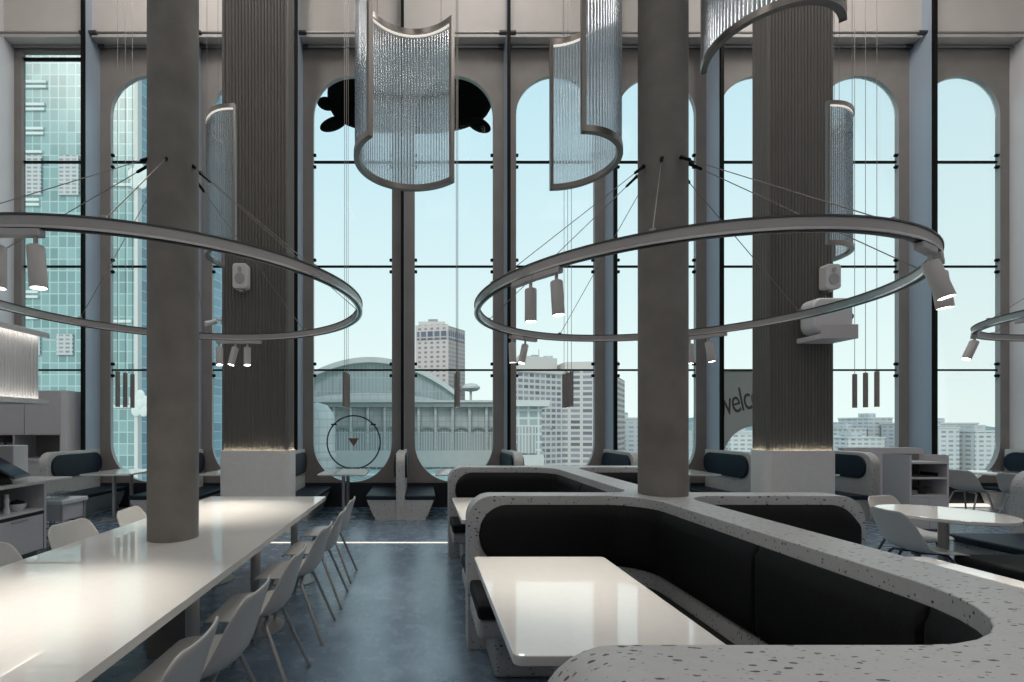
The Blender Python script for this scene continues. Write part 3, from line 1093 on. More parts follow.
# ------------------------------------------------------------------ pendant lights over the window tables
def make_pendant():
    t = thing('pendant_light', 'x', 'pendant light', (0, 0, 0), 0, 'slim cylinder pendants over the window tables')
    MB().lathe([(0, 0.60), (0.02, 0.60), (0.034, 0.59), (0.034, 0.0), (0.030, 0.0), (0.030, 0.02), (0, 0.02)], 20).build('tube_shade', M['pend'], t, smooth='auto')
    MB().lathe([(0, 0.018), (0.029, 0.018), (0.029, 0.012), (0, 0.012)], 16).build('lens', M['lens'], t, smooth='auto')
    MB().tube([(0, 0, 0.60), (0, 0, ZC - 1.84)], 0.004, 6).build('cord', M['cable'], t)
    return t

pend0 = make_pendant()
fp = True
TX = [(-5.09, 'before the teal tower'), (-1.284, 'over the circle sign table'), (0.62, 'left of the hotel, over the window table'), (2.524, 'before the wide pale hotel'), (7.65, 'beside the right ribbed pillar')]
for (x, ph) in TX:
    for j, (y, w) in enumerate(((7.82, 'nearest'), (8.02, 'middle'), (8.22, 'farthest'))):
        lb = 'slim taupe cylinder pendant %s, %s of three' % (ph, w)
        if fp:
            p = pend0; fp = False
            p.location = (x, y, 1.84); p['label'] = lb
        else:
            p = dup(pend0, lb, (x, y, 1.84))

# ------------------------------------------------------------------ window booths: benches and tables
def wedge_base(x_in, x_out, y0, y1, h):
    """bench base narrowing to the floor on its free side"""
    s = 1 if x_out > x_in else -1
    x_low = x_out - s * 0.14
    pts = [(x_in, 0), (x_low, 0), (x_low, 0.06), (x_low + s * 0.02, 0.06), (x_out - s * 0.01, h), (x_in, h)]
    return MB().prism_xz(pts, y0, y1)

def stadium_x(x0, x1, y0, y1, z0, z1, r):
    pts = fillet([(y0, z0, r), (y1, z0, r), (y1, z1, r), (y0, z1, r)], True, 8)
    return MB().prism_yz(pts, x0, x1)

def bench(label, x, sides, y0=7.46, y1=8.72):
    t = thing('window_bench', label, 'bench', (x, 0, 0), 0, 'booth benches by the windows')
    # backrest wall with a rounded front upper corner
    pts = fillet([(y0, 0, 0), (y1, 0, 0), (y1, 1.09, 0.02), (y0, 1.09, 0.19)], True, 10)
    MB().prism_yz(pts, -0.07, 0.07).build('backrest_wall', M['terrazzo_far'], t, bevel=0.008)
    for s in sides:
        a, b = (0.07, 0.105) if s > 0 else (-0.105, -0.07)
        stadium_x(a, b, y0 + 0.085, y1 - 0.01, 0.66, 1.04, 0.17).build('back_cushion', M['navy'], t, bevel=0.012, smooth='auto')
        wedge_base(s * 0.07, s * 0.55, y0 + 0.03, y1, 0.33).build('seat_base', M['terrazzo_far'], t)
        xa, xb = sorted((s * 0.07, s * 0.565))
        MB().box(xa, xb, y0 + 0.02, y1, 0.33, 0.40).build('seat_cushion', M['navy'], t, bevel=0.02, bseg=3)
    return t

bench('terrazzo window bench with blue cushion beside the grey cupboards at far left', XB[0] - 0.02, (1,))
bench('terrazzo window bench with blue cushions behind the left round column', XB[1], (-1, 1))
bench('terrazzo window bench with blue cushions behind the left ribbed pillar', XB[2], (-1, 1))
bench('free-standing double terrazzo bench with blue seats at the end of the aisle', XB[3], (-1, 1))
bench('double terrazzo window bench showing only its back above the terrazzo island', XB[4], (-1, 1))
bench('double terrazzo window bench with blue cushion just left of the right round column', XB[5], (-1, 1))
bench('double terrazzo window bench with long blue cushion left of the right ribbed pillar', XB[6], (-1, 1))
bench('double terrazzo window bench with dark cushion right of the right ribbed pillar', XB[7], (-1,))
bench('terrazzo window bench with blue cushion against the right wall', 10.96, (-1,), 7.3, 8.70)

def window_table(label, x):
    t = thing('window_table', label, 'table', (x, 7.95, 0), 0, 'white window booth tables')
    MB().prism(rrect(-0.385, 0.385, -0.50, 0.50, 0.03), 0.718, 0.745).build('tabletop', M['quartz'], t, bevel=0.004)
    for y in (-0.22, 0.24):
        lg = MB().cyl(0.0, y, 0.012, 0.715, 0.03, 16).build('post', M['steel'], t, smooth='auto')
        MB().lathe([(0, 0), (0.2, 0), (0.2, 0.008), (0.05, 0.016), (0, 0.016)], 24, (0, y)).build('foot_disc', M['steel'], lg, smooth='auto')
    return t

for x, ph in ((-5.09, 'left of the left round column'), (-3.19, 'mostly hidden behind the round column and pillar'), (-1.284, 'under the circle sign'), (0.62, 'at the end of the aisle, right of the double bench'),
              (2.524, 'hidden behind the terrazzo island, before the wide hotel'), (4.43, 'just right of the right round column'), (6.33, 'peeping out right of the ribbed pillar')):
    window_table('small white window booth table ' + ph, x)

# ------------------------------------------------------------------ signs on the windows
sg = thing('circle_sign', 'thin black ring with a small brown triangle on the window at the aisle end', 'sign', (-1.27, 8.79, 1.215))
MB().tube([(0.5 * math.cos(2 * PI * k / 64), 0, 0.5 * math.sin(2 * PI * k / 64)) for k in range(64)], 0.014, 8, closed=True).build('ring', M['ink'], sg, smooth=True)
MB().prism_xz([(-0.10, 0.075), (0.10, 0.075), (0.0, -0.085)], -0.012, 0.012).build('triangle', M['tri'], sg)
for a in (42, 138):
    ar = math.radians(a)
    MB().box(-0.05, 0.05, -0.012, 0.012, -0.014, 0.014).xf(Matrix.Translation((0.5 * math.cos(ar), 0, 0.5 * math.sin(ar)))).build('clip', M['ink'], sg)

ws = thing('welcome_sign', 'grey window panel lettered welcome with an arched clear opening below', 'sign', (6.33, 8.80, 0))
pts = [(-0.735, 0.55), (-0.735, 2.56), (0.735, 2.56), (0.735, 0.55)]
arch = [(0.62 * math.cos(PI * k / 24), 0.9 + 0.62 * math.sin(PI * k / 24)) for k in range(25)]
MB().prism_xz(pts + [(0.62, 0.55)] + arch + [(-0.62, 0.55)], 0.0, 0.006).build('panel', M['film'], ws)
cu = bpy.data.curves.new('lettering', 'FONT')
cu.body = 'welcome'
cu.size = 0.62; cu.shear = 0.1; cu.extrude = 0.003; cu.space_character = 0.9
cu.align_x = 'LEFT'
tmp = bpy.data.objects.new('tmp', cu); COL.objects.link(tmp)
bpy.context.view_layer.update()
me = bpy.data.meshes.new_from_object(tmp.evaluated_get(bpy.context.evaluated_depsgraph_get()))
bpy.data.objects.remove(tmp)
me.name = 'lettering'
lt_o = bpy.data.objects.new('lettering', me); COL.objects.link(lt_o)
me.materials.clear(); me.materials.append(M['filmtext'])
lt_o.parent = ws
lt_o.matrix_local = Matrix.Translation((-0.69, -0.006, 1.69)) @ Matrix.Rotation(math.radians(-15), 4, 'Y') @ Matrix.Rotation(PI / 2, 4, 'X') @ Matrix.Diagonal((0.62, 1.05, 1, 1))

# ------------------------------------------------------------------ things on the ribbed pillars
def speaker(label, loc):
    t = thing('wall_speaker', label, 'speaker', loc, 0, 'white pillar speakers')
    t.scale = (0.82, 0.82, 0.92)
    MB().prism_xz(rrect(-0.125, 0.125, -0.19, 0.19, 0.05), -0.16, 0.0).build('cabinet', M['white'], t, bevel=0.012)
    MB().tube([(0, -0.162, -0.04), (0, -0.170, -0.04)], 0.085, 28).build('grille', M['steel'], t, smooth='auto')
    MB().tube([(0, -0.162, 0.10), (0, -0.170, 0.10)], 0.035, 20).build('tweeter', M['steel'], t, smooth='auto')
    MB().box(-0.04, 0.04, -0.10, 0.02, -0.225, -0.19).build('bracket', M['steel'], t)
    return t
speaker('white wall speaker on the left ribbed pillar', (-2.53, 6.63, 3.62))
speaker('white wall speaker on the right ribbed pillar above the white box', (5.76, 6.63, 3.61))

pj = thing('projector', 'white rounded box on a grey shelf bracket on the right ribbed pillar', 'projector', (5.59, 6.6, 2.78))
MB().prism_xz(rrect(-0.28, 0.26, 0.0, 0.48, 0.12), -0.30, -0.06).build('body', M['white'], pj, bevel=0.03, bseg=3, smooth='auto')
MB().tube([(0.24, -0.2, 0.24), (0.31, -0.2, 0.24)], 0.05, 16).build('knob', M['fin_edge'], pj, smooth='auto')
sh = MB(); sh.box(-0.24, 0.25, -0.36, 0.04, -0.09, -0.02); sh.build('shelf_bracket', M['cab'], pj, bevel=0.006)
MB().box(-0.24, 0.25, -0.38, -0.36, -0.09, 0.10).build('front_lip', M['cab'], pj, bevel=0.004)
cmr = thing('security_camera', 'small white security camera on the side of the left ribbed pillar', 'camera', (-2.86, 6.75, 3.05))
MB().box(-0.02, 0.05, -0.05, 0.05, -0.06, 0.06).build('mount', M['white'], cmr, bevel=0.01)
MB().tube([(-0.02, 0, 0), (-0.10, -0.03, 0.01), (-0.13, -0.05, -0.03)], 0.018, 8).build('arm', M['white'], cmr, smooth='auto')
MB().tube([(-0.10, -0.02, -0.02), (-0.20, -0.14, -0.08)], 0.035, 16).build('barrel', M['white'], cmr, smooth='auto')
wc = thing('wall_camera', 'small grey bracketed camera on the right wall', 'camera', (XR, 8.30, 2.52))
MB().box(-0.10, 0.0, -0.14, 0.14, -0.10, 0.14).build('plate', M['white'], wc, bevel=0.01)
MB().tube([(-0.10, 0, -0.04), (-0.22, -0.02, -0.06), (-0.24, -0.20, -0.06)], 0.03, 12).build('arm', M['steel'], wc, smooth='auto')
MB().tube([(-0.20, 0, 0.06), (-0.20, -0.14, 0.06)], 0.04, 14).build('barrel', M['blackplastic'], wc, smooth='auto')
so = thing('wall_socket', 'small black socket low on the right wall above the blue bench', 'socket', (XR, 8.42, 1.24))
MB().box(-0.02, 0, -0.06, 0.06, -0.07, 0.07).build('plate', M['blackplastic'], so, bevel=0.006)
MB().box(-0.028, -0.02, -0.03, 0.03, -0.03, 0.03).build('insert', M['darksteel'], so)

# ------------------------------------------------------------------ round table and right-hand furniture
rt = thing('round_table', 'round white glossy table on a grey post at the right', 'table', (4.63, 4.13, 0))
MB().lathe([(0, 0.720), (0.425, 0.720), (0.44, 0.726), (0.44, 0.749), (0.435, 0.754), (0, 0.754)], 64).build('tabletop', M['quartz'], rt, smooth='auto')
MB().cyl(0, 0, 0.015, 0.72, 0.036, 20).build('post', M['steel'], rt, smooth='auto')
MB().lathe([(0, 0), (0.26, 0), (0.26, 0.008), (0.06, 0.018), (0, 0.018)], 32).build('foot_disc', M['steel'], rt, smooth='auto')

wt2 = thing('round_table', 'round white table by the far right window with two shell chairs', 'table', (9.72, 7.72, 0))
MB().lathe([(0, 0.715), (0.49, 0.715), (0.50, 0.72), (0.50, 0.738), (0.495, 0.742), (0, 0.742)], 48).build('tabletop', M['quartz'], wt2, smooth='auto')
MB().cyl(0, 0, 0.015, 0.715, 0.05, 20).build('post', M['white'], wt2, smooth='auto')
MB().lathe([(0, 0), (0.26, 0), (0.26, 0.008), (0.07, 0.018), (0, 0.018)], 32).build('foot_disc', M['white'], wt2, smooth='auto')

bb = thing('booth_bench', 'dark cushioned booth bench in front of a rounded terrazzo end, beyond the round table', 'bench', (0, 0, 0), 0, 'dark booth benches at the right edge')
pts = fillet([(6.14, 0.0, 0), (7.8, 0.0, 0), (7.8, TOP + 0.02, 0.02), (6.14, TOP + 0.02, 0.2)], True, 9)
MB().prism_xz(pts, 4.66, 4.86).build('backrest_wall', M['terrazzo'], bb, bevel=0.012)
pts = fillet([(6.23, 0.52, 0.18), (7.7, 0.52, 0.05), (7.7, 0.98, 0.05), (6.23, 0.98, 0.18)], True, 9)
MB().prism_xz(pts, 4.62, 4.66).build('back_cushion', M['black'], bb, bevel=0.012, smooth='auto')
MB().prism(rrect(5.28, 7.8, 4.0, 4.655, 0.06), 0, 0.385).build('seat_base', M['terrazzo_far'], bb, bevel=0.02)
MB().prism(rrect(5.22, 7.8, 3.95, 4.655, 0.06), 0.385, 0.452).build('seat_cushion', M['navy'], bb, bevel=0.02, bseg=3)
b2 = thing('booth_bench', 'dark cushioned bench nearest the right edge, just past the terrazzo ledge', 'bench', (0, 0, 0), 0, 'dark booth benches at the right edge')
MB().prism(rrect(4.50, 5.75, 2.95, 3.84, 0.06), 0, 0.375).build('seat_base', M['terrazzo'], b2, bevel=0.02)
MB().prism(rrect(4.42, 5.75, 2.90, 3.90, 0.07), 0.375, 0.452).build('seat_cushion', M['black'], b2, bevel=0.025, bseg=3)

cb = thing('shelf_cabinet', 'pale open shelf cabinet with two dark compartments left of the far right chairs', 'cabinet', (7.03, 6.70, 0))
W_, D_ = 0.56, 0.40
pr = fillet([(D_, 0, 0), (0, 0, 0), (0, 0.98, 0.02), (0.0, 1.02, 0.02), (0.06, 1.02, 0.02), (0.10, 1.10, 0.05), (D_, 1.10, 0.02)], True, 5)
MB().prism_yz([(0, 0), (0, 1.10), (D_, 1.10), (D_, 0)], 0, 0.025).build('side_panel', M['cab'], cb)
MB().prism_yz([(0, 0), (0, 1.10), (D_, 1.10), (D_, 0)], W_ - 0.025, W_).build('side_panel', M['cab'], cb)
MB().box(0.025, W_ - 0.025, D_ - 0.02, D_, 0, 1.10).build('back_panel', M['cabdark'], cb)
for z in (0.50, 0.755, 0.975):
    MB().box(0.025, W_ - 0.025, 0.0, D_ - 0.02, z, z + 0.025).build('shelf', M['cab'], cb)
for x in (0.025, W_ / 2 + 0.003):
    MB().box(x, x + W_ / 2 - 0.028, 0.0, 0.02, 0.04, 0.495).build('door', M['cab'], cb, bevel=0.002)
MB().box(0.025, W_ - 0.025, 0.03, D_ - 0.02, 0.0, 0.04).build('toe_kick', M['cabdark'], cb)
# things in the shelf
bx = thing('serving_tray', 'low black tray on the upper compartment of the shelf cabinet', 'tray', (7.30, 6.88, 0.781))
MB().box(-0.20, 0.20, -0.12, 0.12, 0, 0.02).build('tray_base', M['blackplastic'], bx, bevel=0.004)
MB().box(-0.20, -0.19, -0.12, 0.12, 0.02, 0.06).build('rim', M['blackplastic'], bx)
MB().box(0.19, 0.20, -0.12, 0.12, 0.02, 0.06).build('rim', M['blackplastic'], bx)
bw = thing('bowl', 'small dark bowl on the lower compartment of the shelf cabinet', 'bowl', (7.36, 6.86, 0.526))
MB().lathe([(0, 0), (0.05, 0), (0.10, 0.06), (0.105, 0.10), (0.095, 0.10), (0.085, 0.06), (0.0, 0.02)], 24).build('body', M['blackplastic'], bw, smooth='auto')
MB().lathe([(0.030, -0.001), (0.05, 0.0), (0.05, 0.006), (0.03, 0.006)], 20, closed=True).build('foot_ring', M['ceramic'], bw)
pl = thing('plate_pile', 'short pile of pale plates on the lower compartment of the shelf cabinet', 'plates', (7.16, 6.86, 0.526))
bpy.data.objects.remove(pl)
for i in range(3):
    q = MB().lathe([(0, 0), (0.06, 0), (0.10, 0.012), (0.10, 0.016), (0.06, 0.006), (0, 0.006)], 24).build('plate', M['ceramic'], None, smooth='auto', loc=(7.17, 6.86, 0.526 + 0.017 * i))
    tag(q, 'pale plate in the shelf cabinet, %s of the pile' % ('bottom', 'middle', 'top')[i], 'plate', 'plates in the shelf cabinet')

lp = thing('low_partition', 'low pale partition with rounded corner standing before the window right of the ribbed pillar', 'partition', (7.46, 8.28, 0))
pts = fillet([(0, 0, 0), (1.42, 0, 0), (1.42, 1.14, 0.10), (0, 1.14, 0.02)], True, 6)
MB().prism_xz(pts, -0.06, 0.06).build('panel', M['cab'], lp, bevel=0.006)
MB().box(0.0, 1.42, -0.065, 0.065, 0.0, 0.08).build('toe_kick', M['cabdark'], lp)

# ------------------------------------------------------------------ left side: service counter, canopy, cupboards
XC = -4.30
ct = thing('service_counter', 'service counter with terrazzo top and open shelf at the left edge', 'counter', (0, 0, 0))
MB().prism(rrect(-5.0, XC + 0.02, 2.6, 5.74, 0.03), 0.865, 0.90).build('countertop', M['terrazzo_far'], ct, bevel=0.005)
MB().box(-5.0, XC, 5.32, 5.35, 0.12, 0.865).build('side_panel', M['cab'], ct)
MB().box(-5.0, -4.96, 2.6, 5.32, 0.12, 0.865).build('back_panel', M['cab'], ct)
MB().box(-4.96, XC - 0.01, 2.6, 5.32, 0.56, 0.585).build('shelf', M['white'], ct)
MB().box(-4.96, XC - 0.004, 2.6, 5.32, 0.525, 0.558).build('shelf_edge', M['blackplastic'], ct)
for y in (2.62, 3.31, 4.0, 4.665):
    d = MB().box(XC - 0.02, XC, y, y + 0.64, 0.13, 0.52).build('drawer', M['cab'], ct, bevel=0.003)
    MB().box(XC - 0.001, XC + 0.012, y + 0.22, y + 0.42, 0.495, 0.505).build('handle', M['steel'], d)
MB().box(-4.92, XC - 0.07, 2.6, 5.30, 0.0, 0.12).build('toe_kick', M['cabdark'], ct)
# on the counter
ps = thing('tablet_terminal', 'dark tilted tablet terminal on a stand on the service counter', 'terminal', (-4.50, 4.85, 0.90))
MB().prism_yz([(-0.02, 0.0), (0.16, 0.0), (0.10, 0.10), (0.04, 0.16), (0.0, 0.16)], -0.10, 0.12).build('stand', M['blackplastic'], ps, bevel=0.01)
mt = Matrix.Translation((0.02, 0.10, 0.21)) @ Matrix.Rotation(math.radians(20), 4, 'Z') @ Matrix.Rotation(math.radians(36), 4, 'Y')
MB().box(-0.24, 0.24, -0.17, 0.21, -0.012, 0.012).xf(mt).build('housing', M['blackplastic'], ps, bevel=0.008)
MB().box(-0.22, 0.22, -0.15, 0.19, 0.012, 0.015).xf(mt).build('screen', M['screen'], ps)
wb = thing('printer_box', 'white box standing behind the tablet on the service counter', 'box', (-4.62, 5.30, 0.90))
MB().box(-0.26, 0.07, -0.10, 0.10, 0, 0.40).build('body', M['white'], wb, bevel=0.008)
MB().box(-0.20, 0.02, -0.102, -0.10, 0.05, 0.09).build('slot', M['blackplastic'], wb)
cm = thing('coffee_machine', 'low black appliance on the open shelf of the service counter', 'appliance', (-4.62, 4.55, 0.585))
MB().box(-0.2, 0.2, -0.24, 0.24, 0.0, 0.17).build('body', M['blackplastic'], cm, bevel=0.015)
MB().cyl(0.1, 0.0, 0.17, 0.19, 0.05, 16).build('dial', M['darksteel'], cm, smooth='auto')
vs = thing('salt_mill', 'slim white mill on the shelf beside the black appliance', 'mill', (-4.42, 4.97, 0.585))
MB().lathe([(0, 0), (0.03, 0), (0.03, 0.03), (0.02, 0.08), (0.026, 0.14), (0.018, 0.17), (0.0, 0.17)], 16).build('body', M['ceramic'], vs, smooth='auto')
MB().lathe([(0, 0.17), (0.02, 0.17), (0.022, 0.20), (0.0, 0.21)], 16).build('knob', M['ceramic'], vs, smooth='auto')
jr = thing('bowl', 'white bowl with a dark lid on the counter shelf', 'bowl', (-4.46, 5.14, 0.585))
MB().lathe([(0, 0), (0.05, 0), (0.085, 0.05), (0.085, 0.08), (0.0, 0.08)], 20).build('body', M['ceramic'], jr, smooth='auto')
MB().lathe([(0.0, 0.08), (0.08, 0.08), (0.06, 0.105), (0.015, 0.115), (0.0, 0.13)], 20).build('lid', M['blackplastic'], jr, smooth='auto')
# low white side shelf with clear boxes behind the counter end
sc = thing('side_cart', 'low white cart at the end of the service counter', 'cart', (-4.58, 5.86, 0))
MB().box(-0.26, 0.24, -0.22, 0.22, 0.56, 0.61).build('top_shelf', M['white'], sc, bevel=0.008)
MB().box(-0.24, 0.22, -0.20, 0.20, 0.10, 0.13).build('bottom_shelf', M['white'], sc)
MB().prism_yz([(-0.21, 0.56), (-0.19, 0.36), (0.19, 0.36), (0.21, 0.56)], -0.22, 0.20).build('bin', M['cab'], sc)
for (x, y) in ((-0.23, -0.19), (0.21, -0.19), (-0.23, 0.19), (0.21, 0.19)):
    MB().cyl(x, y, 0, 0.56, 0.014, 10).build('leg', M['steel'], sc, smooth='auto')
for i, (x, y) in enumerate(((-4.68, 5.78), (-4.50, 5.80), (-4.60, 5.98))):
    q = MB().prism(rrect(-0.075, 0.075, -0.06, 0.06, 0.015), 0, 0.07).build('clear_box', M['clearbox'], None, loc=(x, y, 0.61))
    tag(q, 'clear plastic food box on the white cart, %s' % ('back left one', 'one nearest the aisle', 'one nearest the window')[i], 'box', 'clear boxes on the white cart')
cbl = thing('crate', 'dark wire crate on the lower shelf of the white cart', 'crate', (-4.56, 5.86, 0.13))
MB().box(-0.16, 0.16, -0.14, 0.14, 0, 0.012).build('crate_base', M['darksteel'], cbl)
for z in (0.07, 0.13, 0.19):
    MB().tube([(-0.16, -0.14, z), (0.16, -0.14, z), (0.16, 0.14, z), (-0.16, 0.14, z)], 0.006, 6, closed=True).build('wire', M['darksteel'], cbl)
for (x, y) in ((-0.16, -0.14), (0.16, -0.14), (0.16, 0.14), (-0.16, 0.14)):
    MB().cyl(x, y, 0, 0.19, 0.006, 8).build('post', M['darksteel'], cbl)

# lit canopy above the counter
cp = thing('lit_canopy', 'white ribbed canopy with hidden light strips above the service counter', 'canopy', (0, 0, 0))
MB().box(-5.1, XC - 0.02, 2.4, 5.26, 1.80, 2.54).build('core', M['white'], cp)
rb = MB()
for k in range(78):
    y = 2.43 + k * 0.0362
    rb.tube([(XC - 0.028, y, 1.82), (XC - 0.028, y, 2.53)], 0.016, 10)
rb.build('ribbed_panel', M['white'], cp, smooth='auto')
MB().box(-5.1, XC + 0.07, 2.4, 5.31, 2.54, 2.575).build('top_slab', M['white'], cp, bevel=0.004)
MB().box(-5.1, XC + 0.07, 2.4, 5.31, 1.765, 1.80).build('bottom_slab', M['white'], cp, bevel=0.004)
MB().box(XC + 0.01, XC + 0.045, 2.4, 5.29, 2.532, 2.54).build('light_strip', M['led_soft'], cp)
MB().box(XC + 0.058, XC + 0.07, 2.4, 5.31, 2.515, 2.54).build('lip', M['white'], cp)
MB().box(XC + 0.01, XC + 0.045, 2.4, 5.29, 1.80, 1.806).build('light_strip', M['led_soft'], cp)
MB().box(XC + 0.058, XC + 0.07, 2.4, 5.31, 1.80, 1.82).build('lip', M['white'], cp)
MB().box(-5.0, -4.88, 4.9, 5.02, 0.90, 1.765).build('support_post', M['cabdark'], cp)

# tall cupboards in the first window bay
cu_ = thing('tall_cupboard', 'greige cupboard with two upper doors and open niche below the first window', 'cabinet', (-7.56, 8.15, 0))
MB().box(0, 1.27, 0.0, 0.5, 1.36, 2.14).build('upper_carcass', M['cab'], cu_)
for x in (0.01, 0.645):
    MB().box(x, x + 0.62, -0.02, 0.0, 1.37, 2.135).build('door', M['cab'], cu_, bevel=0.003)
MB().box(0.0, 1.27, 0.46, 0.5, 0.95, 1.36).build('niche_back', M['cabdark'], cu_)
MB().box(0.0, 0.03, 0.0, 0.46, 0.95, 1.36).build('side_panel', M['cab'], cu_)
MB().box(1.24, 1.27, 0.0, 0.46, 0.95, 1.36).build('side_panel', M['cab'], cu_)
MB().box(0.42, 0.45, 0.0, 0.46, 0.95, 1.36).build('divider', M['cab'], cu_)
MB().box(0, 1.27, -0.02, 0.5, 0.91, 0.95).build('worktop', M['cab'], cu_)
MB().box(0, 1.27, 0.0, 0.5, 0.0, 0.91).build('lower_carcass', M['cab'], cu_)
MB().box(1.27, 1.37, -0.02, 0.5, 0.0, 2.14).build('end_panel', M['white'], cu_)
for i in range(7):
    h = 0.26 + 0.04 * random.random()
    q = MB().box(-0.02, 0.02, -0.09, 0.09, 0, h).build('folder', (M['fin_edge'], M['tri'], M['cabdark'])[i % 3], None, bevel=0.003, loc=(-7.49 + i * 0.052, 8.30, 0.95))
    tag(q, 'upright folder in the cupboard niche, %s' % ('leftmost', 'second', 'third', 'middle', 'third from the divider', 'second from the divider', 'next to the divider')[i], 'folder', 'folders in the cupboard niche')

# ------------------------------------------------------------------ black silhouette hanging outside
sl = thing('black_silhouette', 'big black rounded silhouette hanging outside across two window tops', 'outdoor decoration', (-0.23, 9.75, 8.44))
def blob(cx, cz, rx, rz, ry=0.22, rot=0.0, p=1.0):
    mb = MB()
    bmesh.ops.create_uvsphere(mb.bm, u_segments=40, v_segments=24, radius=1.0)
    if p != 1.0:
        for v in mb.bm.verts:
            v.co = Vector([math.copysign(abs(c) ** p, c) for c in v.co])
    mb.xf(Matrix.Translation((cx, 0, cz)) @ Matrix.Rotation(rot, 4, 'Y') @ Matrix.Diagonal((rx, ry, rz, 1)))
    return mb
blob(0, 0.0, 1.73, 0.76, 0.30, 0, 0.74).build('body', M['bone'], sl, smooth=True)
for (n_, cx, cz, rx, rz, rot) in (('lobe', -1.74, -0.18, 0.20, 0.10, 0.1), ('foot', -1.60, -0.60, 0.30, 0.105, -0.35), ('foot', 1.44, -0.62, 0.27, 0.105, 0.42)):
    blob(cx, cz, rx, rz, 0.16, rot).build(n_, M['bone'], sl, smooth=True)
MB().tube([(-0.9, 0, 0.5), (-0.9, 0, 3.0)], 0.02, 8).build('hanger', M['bone'], sl)
MB().tube([(0.9, 0, 0.5), (0.9, 0, 3.0)], 0.02, 8).build('hanger', M['bone'], sl)

# ------------------------------------------------------------------ the city outside
M['emblem'] = plain('emblem_white', (0.60, 0.66, 0.66), 0.6)
M['teal'] = facade('tower_teal_glass', (0.36, 0.49, 0.50), (0.19, 0.31, 0.32), 0.74, 0.99, 0.05, 0.2, 0.14, (0.22, 0.35, 0.355))
M['teal2'] = facade('tower_blue_glass', (0.36, 0.50, 0.56), (0.20, 0.33, 0.40), 1.6, 0.95, 0.05, 0.18, 0.2)
M['stone_pale'] = plain('pale_stone', (0.56, 0.58, 0.57), 0.7, noise=0.05, nscale=0.4)
M['louver'] = facade('louver_grey', (0.46, 0.48, 0.50), (0.24, 0.26, 0.28), 0.55, 0.35, 0.09, 0.6, 0.2)
M['hall_wall'] = facade('hall_wall_panels', (0.40, 0.43, 0.43), (0.52, 0.535, 0.535), 1.9, 1.3, 0.09, 0.5, 0.06)
M['hall_gable'] = facade('hall_gable_panels', (0.40, 0.45, 0.455), (0.31, 0.36, 0.37), 0.9, 3.4, 0.09, 0.4, 0.10)
M['hall_dark'] = facade('hall_louver_bays', (0.56, 0.58, 0.58), (0.33, 0.35, 0.36), 0.62, 6.0, 0.11, 0.5, 0.15)
M['hall_low'] = facade('hall_low_windows', (0.56, 0.60, 0.60), (0.28, 0.34, 0.36), 1.9, 1.5, 0.2, 0.3, 0.2)
M['hall_trim'] = plain('hall_cornice', (0.27, 0.30, 0.30), 0.6, noise=0.1, nscale=0.5)
M['hotel'] = facade('hotel_grid', (0.56, 0.53, 0.52), (0.15, 0.165, 0.20), 3.3, 1.95, 0.42, 0.35, 0.25, (0.24, 0.25, 0.29))
M['hotel_side'] = facade('hotel_side_bands', (0.50, 0.40, 0.36), (0.15, 0.15, 0.18), 40, 1.95, 0.5, 0.5, 0.05)
M['hotel_plain'] = plain('hotel_plain', (0.58, 0.54, 0.52), 0.7)
M['tower_pink'] = facade('tower_pink_grid', (0.44, 0.37, 0.355), (0.20, 0.19, 0.22), 1.5, 1.7, 0.40, 0.4, 0.25)
M['tower_pale'] = facade('tower_pale_grid', (0.53, 0.47, 0.46), (0.22, 0.21, 0.24), 1.9, 1.9, 0.52, 0.5, 0.2)
M['tower_dark'] = facade('tower_top_glass', (0.42, 0.38, 0.38), (0.10, 0.12, 0.17), 2.1, 3.4, 0.28, 0.3, 0.2)
M['city_white'] = facade('city_white_grid', (0.60, 0.61, 0.61), (0.30, 0.35, 0.40), 3.0, 1.9, 0.55, 0.5, 0.25)
M['city_grey'] = facade('city_grey_grid', (0.48, 0.50, 0.52), (0.30, 0.34, 0.39), 3.4, 2.0, 0.6, 0.5, 0.25)
M['hill'] = plain('hill_hazed', (0.20, 0.27, 0.30), 0.9, noise=0.2, nscale=0.01)  # blue-grey base colour stands in for distance haze
M['ground'] = plain('city_ground', (0.34, 0.37, 0.37), 0.9, noise=0.3, nscale=0.03)
M['canopy_glass'] = facade('canopy_glass_grid', (0.52, 0.60, 0.60), (0.20, 0.34, 0.35), 1.4, 1.4, 0.06, 0.2, 0.3)

GZ = -32.0
o = MB().box(-1500, 2500, 14, 4000, GZ - 2, GZ).build('ground', M['ground']); struct(o)
# hills
mb = MB()
rows = [[], []]
for k in range(121):
    x = -200 + k * 40
    h = 20 + 75 * max(0, math.sin((x - 900) / 2100 * PI)) ** 1.5 * (0.7 + 0.3 * math.sin(x / 170.0)) + 10 * math.sin(x / 61.0)
    rows[0].append((x, 3600, GZ)); rows[1].append((x, 3900, h))
rows.append([(p[0], 4400, GZ) for p in rows[0]])
o = mb.grid(rows).build('hills', M['hill'], smooth=True); struct(o)

